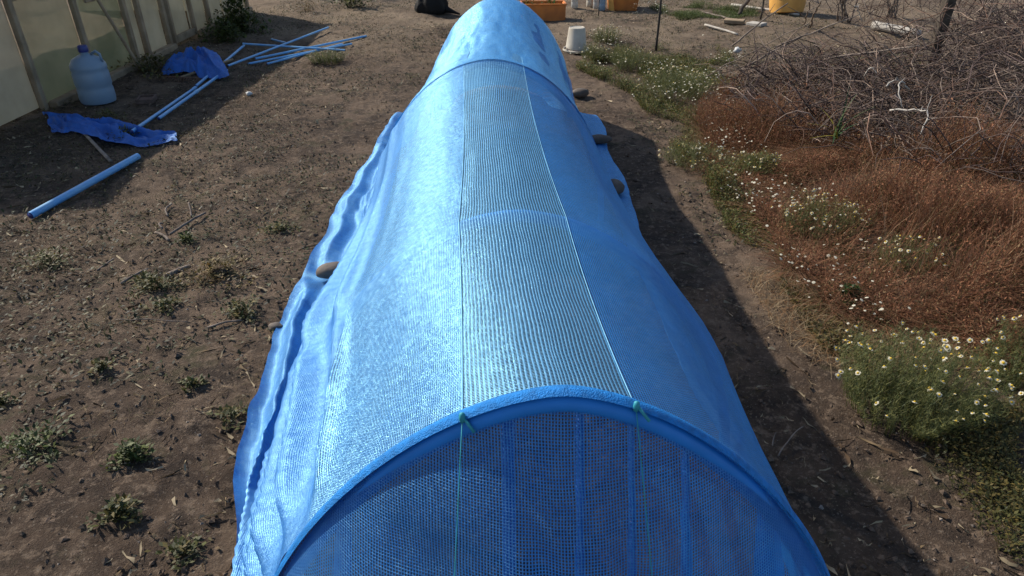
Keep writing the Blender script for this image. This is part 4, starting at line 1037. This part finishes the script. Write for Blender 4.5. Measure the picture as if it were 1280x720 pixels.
# ------------------------------------------------------------------ far things
# orange trough planter
def planter():
    a = g(690, 26); t = empty('planter_trough', a+Vector((-.12, .12, 0)), 'long orange plastic planting trough with green seedlings behind the tunnel', 'planter')
    W, D, Hh, w = .62, .28, .22, .02; mb = MB()
    for s in (-1, 1): mb.box((0, s*(D/2), Hh/2), (W, w, Hh), None, 0, .004); mb.box((s*(W/2-w/2-.003), 0, Hh/2), (w, D-w-.004, Hh-.004), None, 0, .004)
    mb.box((0, 0, .015), (W-2*w-.01, D-w-.006, .02)); mb.build('trough', M['orange'], t)
    r = MB()
    for s in (-1, 1): r.box((0, s*(D/2+.008), Hh+.004), (W+.03, .03, .02), None, 0, .005); r.box((s*(W/2+.003), 0, Hh+.0035), (.028, D-.016, .019), None, 0, .005)
    r.build('rim', M['orange'], t)
    MB().box((0, 0, Hh-.05), (W-2*w-.012, D-w-.008, .04), None, 0, .01).build('potting_soil', M['clod'], t)
    for k, x in enumerate((-.24, .14)):
        n = 90; rr = np.random.default_rng(k); V, Fq = leaves(rr.normal(x, .05, n), rr.normal(0, .04, n), Hh-.03+rr.random(n)*.16, rr.uniform(.03, .07, n), rr.random(n)*6.28, rr.uniform(-.2, 1, n), .5)
        o = mesh_np('seedling', V, Fq, M['leaf'], None, tint=tintcol(n, 4, [(.8, 1.3, .8), (1.2, 1.8, 1)], .2))
        o.location = t.location; props(o, ['leafy green seedling in the left end of the orange trough', 'leafy green seedling right of centre in the orange trough'][k], 'seedling', 'seedlings in the orange trough')
planter()
def bottle(u, v, r, h, lab, m='clear', cut=False):
    p = g(u, v); t = empty('plastic_bottle', p, lab, 'bottle', 'plastic bottles standing by the orange tub')
    prof = [(r*.8, 0), (r, .015), (r, h*.28), (r*.95, h*.3), (r, h*.32), (r, h*.62), (r*.85, h*.72), (r*.4, h*.9), (r*.36, h)]
    MB().lathe(prof, n=20).build('body', M[m], t, True, 40)
    MB().lathe([(r*.42, h*.955), (r*.42, h*1.03), (r*.1, h*1.035)], n=14).build('cap', M['white'], t, True, 40)
bottle(718, 10, .055, .30, 'clear plastic bottle standing alone between trough and tub', 'clear')
bottle(737, 9, .055, .33, 'milky bottle left in the group beside the orange tub', 'white')
bottle(745, 11, .05, .33, 'pale bottle in the middle of the group beside the orange tub', 'clear')
bottle(752, 13, .055, .34, 'bluish bottle right in the group beside the orange tub', 'jug')
stick('thin_stake', g(748, 20), up(g(748, 20), .8), .008, .007, M['darkpost'], 'short thin stake in front of the plastic bottles', 'stake', 50, bow=0, jit=.01)
def tub():
    p = g(779, 13); t = empty('tub', p+Vector((0, .1, 0)), 'terracotta orange rectangular tub with a paler torn left side', 'tub')
    mb = MB(); W, D, Hh = .46, .34, .30
    v = []
    for z, k in ((0, .86), (Hh, 1.0)):
        for sx_, sy_ in ((-1, -1), (1, -1), (1, 1), (-1, 1)): v.append((sx_*W/2*k, sy_*D/2*k, z))
    for z, k in ((Hh, .93), (.03, .80)):
        for sx_, sy_ in ((-1, -1), (1, -1), (1, 1), (-1, 1)): v.append((sx_*W/2*k, sy_*D/2*k, z))
    fs = [(3, 2, 1, 0)]
    for a in (0, 4, 8):
        for j in range(4): fs.append((a+j, a+(j+1) % 4, a+4+(j+1) % 4, a+4+j))
    fs.append((12, 13, 14, 15)); mb.add(v, fs); mb.build('body', M['orange'], t)
    r = MB()
    for s in (-1, 1): r.box((0, s*D/2, Hh+.004), (W+.04, .03, .025), None, 0, .005); r.box((s*W/2, 0, Hh+.0045), (.03, D-.035, .024), None, 0, .005)
    r.build('rim', M['orange'], t)
    MB().add([(-W/2-.01, -D/2*.9, .0), (-W/2+.07, -D/2-.05, .02), (-W/2+.03, -D/2-.015, .28), (-W/2-.03, -D/2*.8, .28)], [(0, 1, 2, 3), (3, 2, 1, 0)][:1]).build('torn_flap', M['yellow'], t)
tub()
def bucket():
    p = g(721, 66); t = empty('bucket', p+Vector((0, .08, 0)), 'upturned dirty white plastic bucket with handle lug beside the tunnel', 'bucket')
    MB().lathe([(.145, .0), (.15, .006), (.15, .022), (.128, .028), (.125, .06), (.122, .065), (.098, .26), (.092, .272), (.084, .275), (.08, .268), (.02, .266)], n=36).build('body', M['white'], t, True, 35)
    MB().lathe([(.158, .012), (.160, .016), (.160, .024), (.152, .027)], n=36, cap=False).build('rim', M['white'], t, True, 30)
    MB().box((-.14, -.05, .05), (.03, .02, .03), rotz(.3), 0, .004).build('handle_lug', M['white'], t)
    MB().tube([(.155*math.cos(a), .155*math.sin(a)-.02, .035-.02*math.sin(a+1.5)) for a in np.linspace(3.0, 6.1, 16)], .0028, 6).build('wire_handle', M['iron'], t, True)
bucket()
def blacksack():
    p = g(541, 18); t = empty('black_sack', p+Vector((0, .12, 0)), 'slumped black sack standing on bare soil far behind the tunnel', 'sack')
    n0, n1 = 40, 48; V = []
    prof = [(.05, 0), (.21, .0), (.235, .05), (.225, .14), (.19, .22), (.16, .30), (.135, .40), (.11, .48), (.05, .50)]
    zs = np.linspace(0, 1, n0)
    rr_ = np.interp(zs*8, range(9), [q[0] for q in prof]); zz = np.interp(zs*8, range(9), [q[1] for q in prof])
    for j in range(n0):
        for i in range(n1):
            a = 2*PI*i/n1; k = rr_[j]*(1+.22*float(fbm(math.cos(a)*1.5+5, math.sin(a)*1.5+zz[j]*4, 1, 3, 9))+.07*math.sin(a*7+zz[j]*9))
            V.append((k*math.cos(a)*1.0-.04*(1-zz[j]*2)+.05*zz[j], k*math.sin(a)*.7, zz[j]))
    ix = np.arange(n0*n1).reshape(n0, n1); Fq = np.stack([ix[:-1], np.roll(ix, -1, 1)[:-1], np.roll(ix, -1, 1)[1:], ix[1:]], -1).reshape(-1, 4)
    mesh_np('body', np.array(V), Fq, M['black'], t)
    MB().tube([(.12, -.02, .06), (.24, -.06, .05), (.33, -.12, .025), (.40, -.2, .015)], [.06, .04, .022, .012], 8).build('shadow_tail', M['black'], t, True)  # black tail modelled in place of the sack's cast shadow
blacksack()
p = g(820, 64); stick('stake', p, up(p, 1.25), .015, .012, M['darkpost'], 'thin dark wooden stake standing upright in the green weeds', 'stake', 51, bow=.01, jit=.006)
# amber tub lying open
def amber():
    p = g(990, 20); t = empty('barrel_half', p+Vector((0, .22, 0)), 'amber yellow half barrel tilted with its dark mouth showing', 'barrel', None, 0)
    mx = Matrix.Rotation(math.radians(-12), 4, 'X')
    MB().lathe([(.20, 0), (.235, .01), (.255, .12), (.262, .3), (.255, .44), (.262, .445), (.262, .47), (.240, .47), (.238, .44), (.24, .1), (.03, .05)], n=40, mx=mx).build('body', M['yellow'], t, True, 35)
    MB().lathe([(.264, .20), (.272, .205), (.272, .225), (.264, .23)], n=40, cap=False, mx=mx).build('hoop_band', M['yellow'], t, True, 35)
    MB().lathe([(.232, .34), (.15, .35), (.02, .345)], n=30, mx=mx).build('contents', M['clod'], t, True)
amber()
# planks, logs and poles on the ground at the right back
def plank(u0, v0, u1, v1, w, h, lab, m='wood', cat_='plank', name='plank', z=0):
    a, b = g(u0, v0), g(u1, v1); d = b-a; c = (a+b)/2
    o = MB().box((0, 0, h/2+z), (d.length, w, h), None, 0, .006).build(name, M[m]); o.location = c; o.rotation_euler = (0, -math.atan2(d.z, math.hypot(d.x, d.y)), math.atan2(d.y, d.x)); return props(o, lab, cat_)
plank(905, 28, 930, 30, .16, .05, 'short weathered board lying on the path behind the weeds')
plank(936, 31, 955, 33, .16, .04, 'pale broken board end right of the short weathered board', 'branch_white')
stick('pole', up(g(878, 17), .02), up(g(912, 25), .02), .014, .012, M['branch'], 'thin brown pole leading up to the short weathered board', 'pole', 90, bow=.02)
stick('pole', up(g(914, 8), .025), up(g(998, 21), .03), .022, .018, M['branch_white'], 'long pale pole lying in front of the amber half barrel', 'pole', 91, bow=.01, jit=.01)
stick('pole', up(g(881, 33), .02), up(g(922, 45), .02), .016, .013, M['branch_white'], 'short pale pole lying on the path nearest the weeds', 'pole', 92, bow=.01, jit=.01)
stick('log', up(g(1090, 37), .06), up(g(1148, 49), .06), .055, .05, M['branch_white'], 'pale birch like log lying behind the brush pile', 'log', 93, bow=.02, jit=.02)
stick('pole', up(g(925, 20), .03), up(g(948, -4), .5), .03, .02, M['bark'], 'dark pole leaning left of the amber half barrel', 'pole', 94, bow=.03)
stick('post', up(g(950, 24), 0), up(g(951, 24), .9), .014, .012, M['bark'], 'thin dark upright left of the amber half barrel', 'post', 95, bow=.01)
# dark post at the right of the brush
p = g(1160, 88); o = MB().box((0, 0, .9), (.09, .09, 1.9), None, 0, .01).build('post', M['bark']); o.location = p; props(o, 'square dark timber post standing right of the brush pile', 'post')
# bare shrub behind the brush
def shrub():
    for (u, v, n, hh, lab, sd) in [(1055, 28, 42, .9, 'leafless shrub with crooked twigs between barrel and log', 4), (1115, 22, 26, .8, 'leafless grey shrub behind the pale log', 8), (1225, 40, 34, 1.0, 'leafless shrub at the far right behind the dark post', 12)]:
        p = g(u, v); t = empty('bare_shrub', p, lab, 'shrub', 'leafless shrubs behind the brush'); rr = random.Random(sd)
        stem = MB(); tw = MB()
        for k in range(7):
            az = rr.uniform(0, 6.28); e = Vector((math.cos(az)*rr.uniform(.1, .4), math.sin(az)*.3, hh*rr.uniform(.7, 1.1)))
            pts = wander((rr.uniform(-.06, .06), rr.uniform(-.06, .06), -.02), e, 8, .15, .1, sd*10+k); stem.tube(pts, [.013*(1-.75*i/7) for i in range(8)], 6)
            for j in range(n//4):
                q = pts[rr.randint(1, 7)]; tw.tube(wander(q, q+Vector((rr.uniform(-1, 1), rr.uniform(-1, 1), rr.uniform(-.5, .9))).normalized()*rr.uniform(.1, .42), 6, .3, .15, j+k*50), [.0045*(1-.7*i/5) for i in range(6)], 4)
        stem.build('stems', M['branch'], t, True); tw.build('twigs', M['branch'], t, True)
shrub()

# unseen trees added beyond the view to shade the far ground
def shade_tree(x, y, hh, rad, lab, seed):
    rr = np.random.default_rng(seed); t = empty('shade_tree', (x, y, float(gz(x, y))), lab, 'shade_tree', 'added shade trees out of view')
    mb = MB(); mb.tube([(0, 0, -.1), (.05, 0, hh*.3), (-.05, .05, hh*.6), (0, 0, hh*.85)], [.14, .11, .07, .03], 9)
    cl = []
    for k in range(14):
        a = rr.random()*6.28; z = hh*rr.uniform(.35, .95); r = rad*rr.uniform(.3, .9)*math.sin(min(1, (z/hh-.25)/.75+.25)*PI)
        c = Vector((math.cos(a)*r, math.sin(a)*r, z)); cl.append(c); mb.tube(wander((0, 0, z*.7), c, 6, .1, .05, k), [.045*(1-.7*i/5) for i in range(6)], 6)
    mb.build('trunk', M['bark'], t, True)
    n = 9000; k = rr.integers(0, 14, n); C = np.array(cl)[k]; Pn = C+rr.normal(0, 1, (n, 3))*rad*.23
    V, Fq = leaves(Pn[:, 0], Pn[:, 1], Pn[:, 2], rr.uniform(.05, .11, n), rr.random(n)*6.28, rr.uniform(-1, 1, n), .5)
    mesh_np('crown', V, Fq, M['leaf'], t, tint=tintcol(n, 4, G1, .3))
shade_tree(-5.2, 15.6, 3.6, 1.7, 'one of the added shade trees, out of view behind the greenhouse', 1)
shade_tree(3.6, 16.8, 3.2, 1.6, 'one of the added shade trees, out of view far behind the orange tub', 2)
shade_tree(1.2, 18.5, 3.4, 1.7, 'one of the added shade trees, out of view in the middle of their row', 3)
shade_tree(-2.0, 17.6, 3.2, 1.6, 'one of the added shade trees, out of view far behind the black sack', 5)

# ------------------------------------------------------------------ light
EL, AZ = math.radians(37), math.radians(-53)
w = bpy.data.worlds.new('World'); sc.world = w; w.use_nodes = True; nt = w.node_tree; nt.nodes.clear()
sky = nt.nodes.new('ShaderNodeTexSky'); sky.sky_type = 'NISHITA'; sky.sun_disc = False; sky.sun_elevation = EL; sky.sun_rotation = AZ
bg = nt.nodes.new('ShaderNodeBackground'); bg.inputs[1].default_value = .125; wo = nt.nodes.new('ShaderNodeOutputWorld')
nt.links.new(sky.outputs[0], bg.inputs[0]); nt.links.new(bg.outputs[0], wo.inputs[0])
sd = bpy.data.lights.new('sun', 'SUN'); sd.energy = 4.6; sd.angle = math.radians(.9); sd.color = (1, .93, .83)
so = bpy.data.objects.new('sun', sd); col.objects.link(so)
dirv = Vector((math.sin(AZ)*math.cos(EL), math.cos(AZ)*math.cos(EL), math.sin(EL)))
so.rotation_euler = dirv.to_track_quat('Z', 'Y').to_euler(); so.location = dirv*20
sc.view_settings.view_transform = 'Standard'; sc.view_settings.look = 'None'; sc.view_settings.gamma = 1; sc.view_settings.exposure = .33
sc.view_settings.use_curve_mapping = False
sc.cycles.transparent_max_bounces = 16; sc.cycles.max_bounces = 8; sc.cycles.use_denoising = False if False else sc.cycles.use_denoising
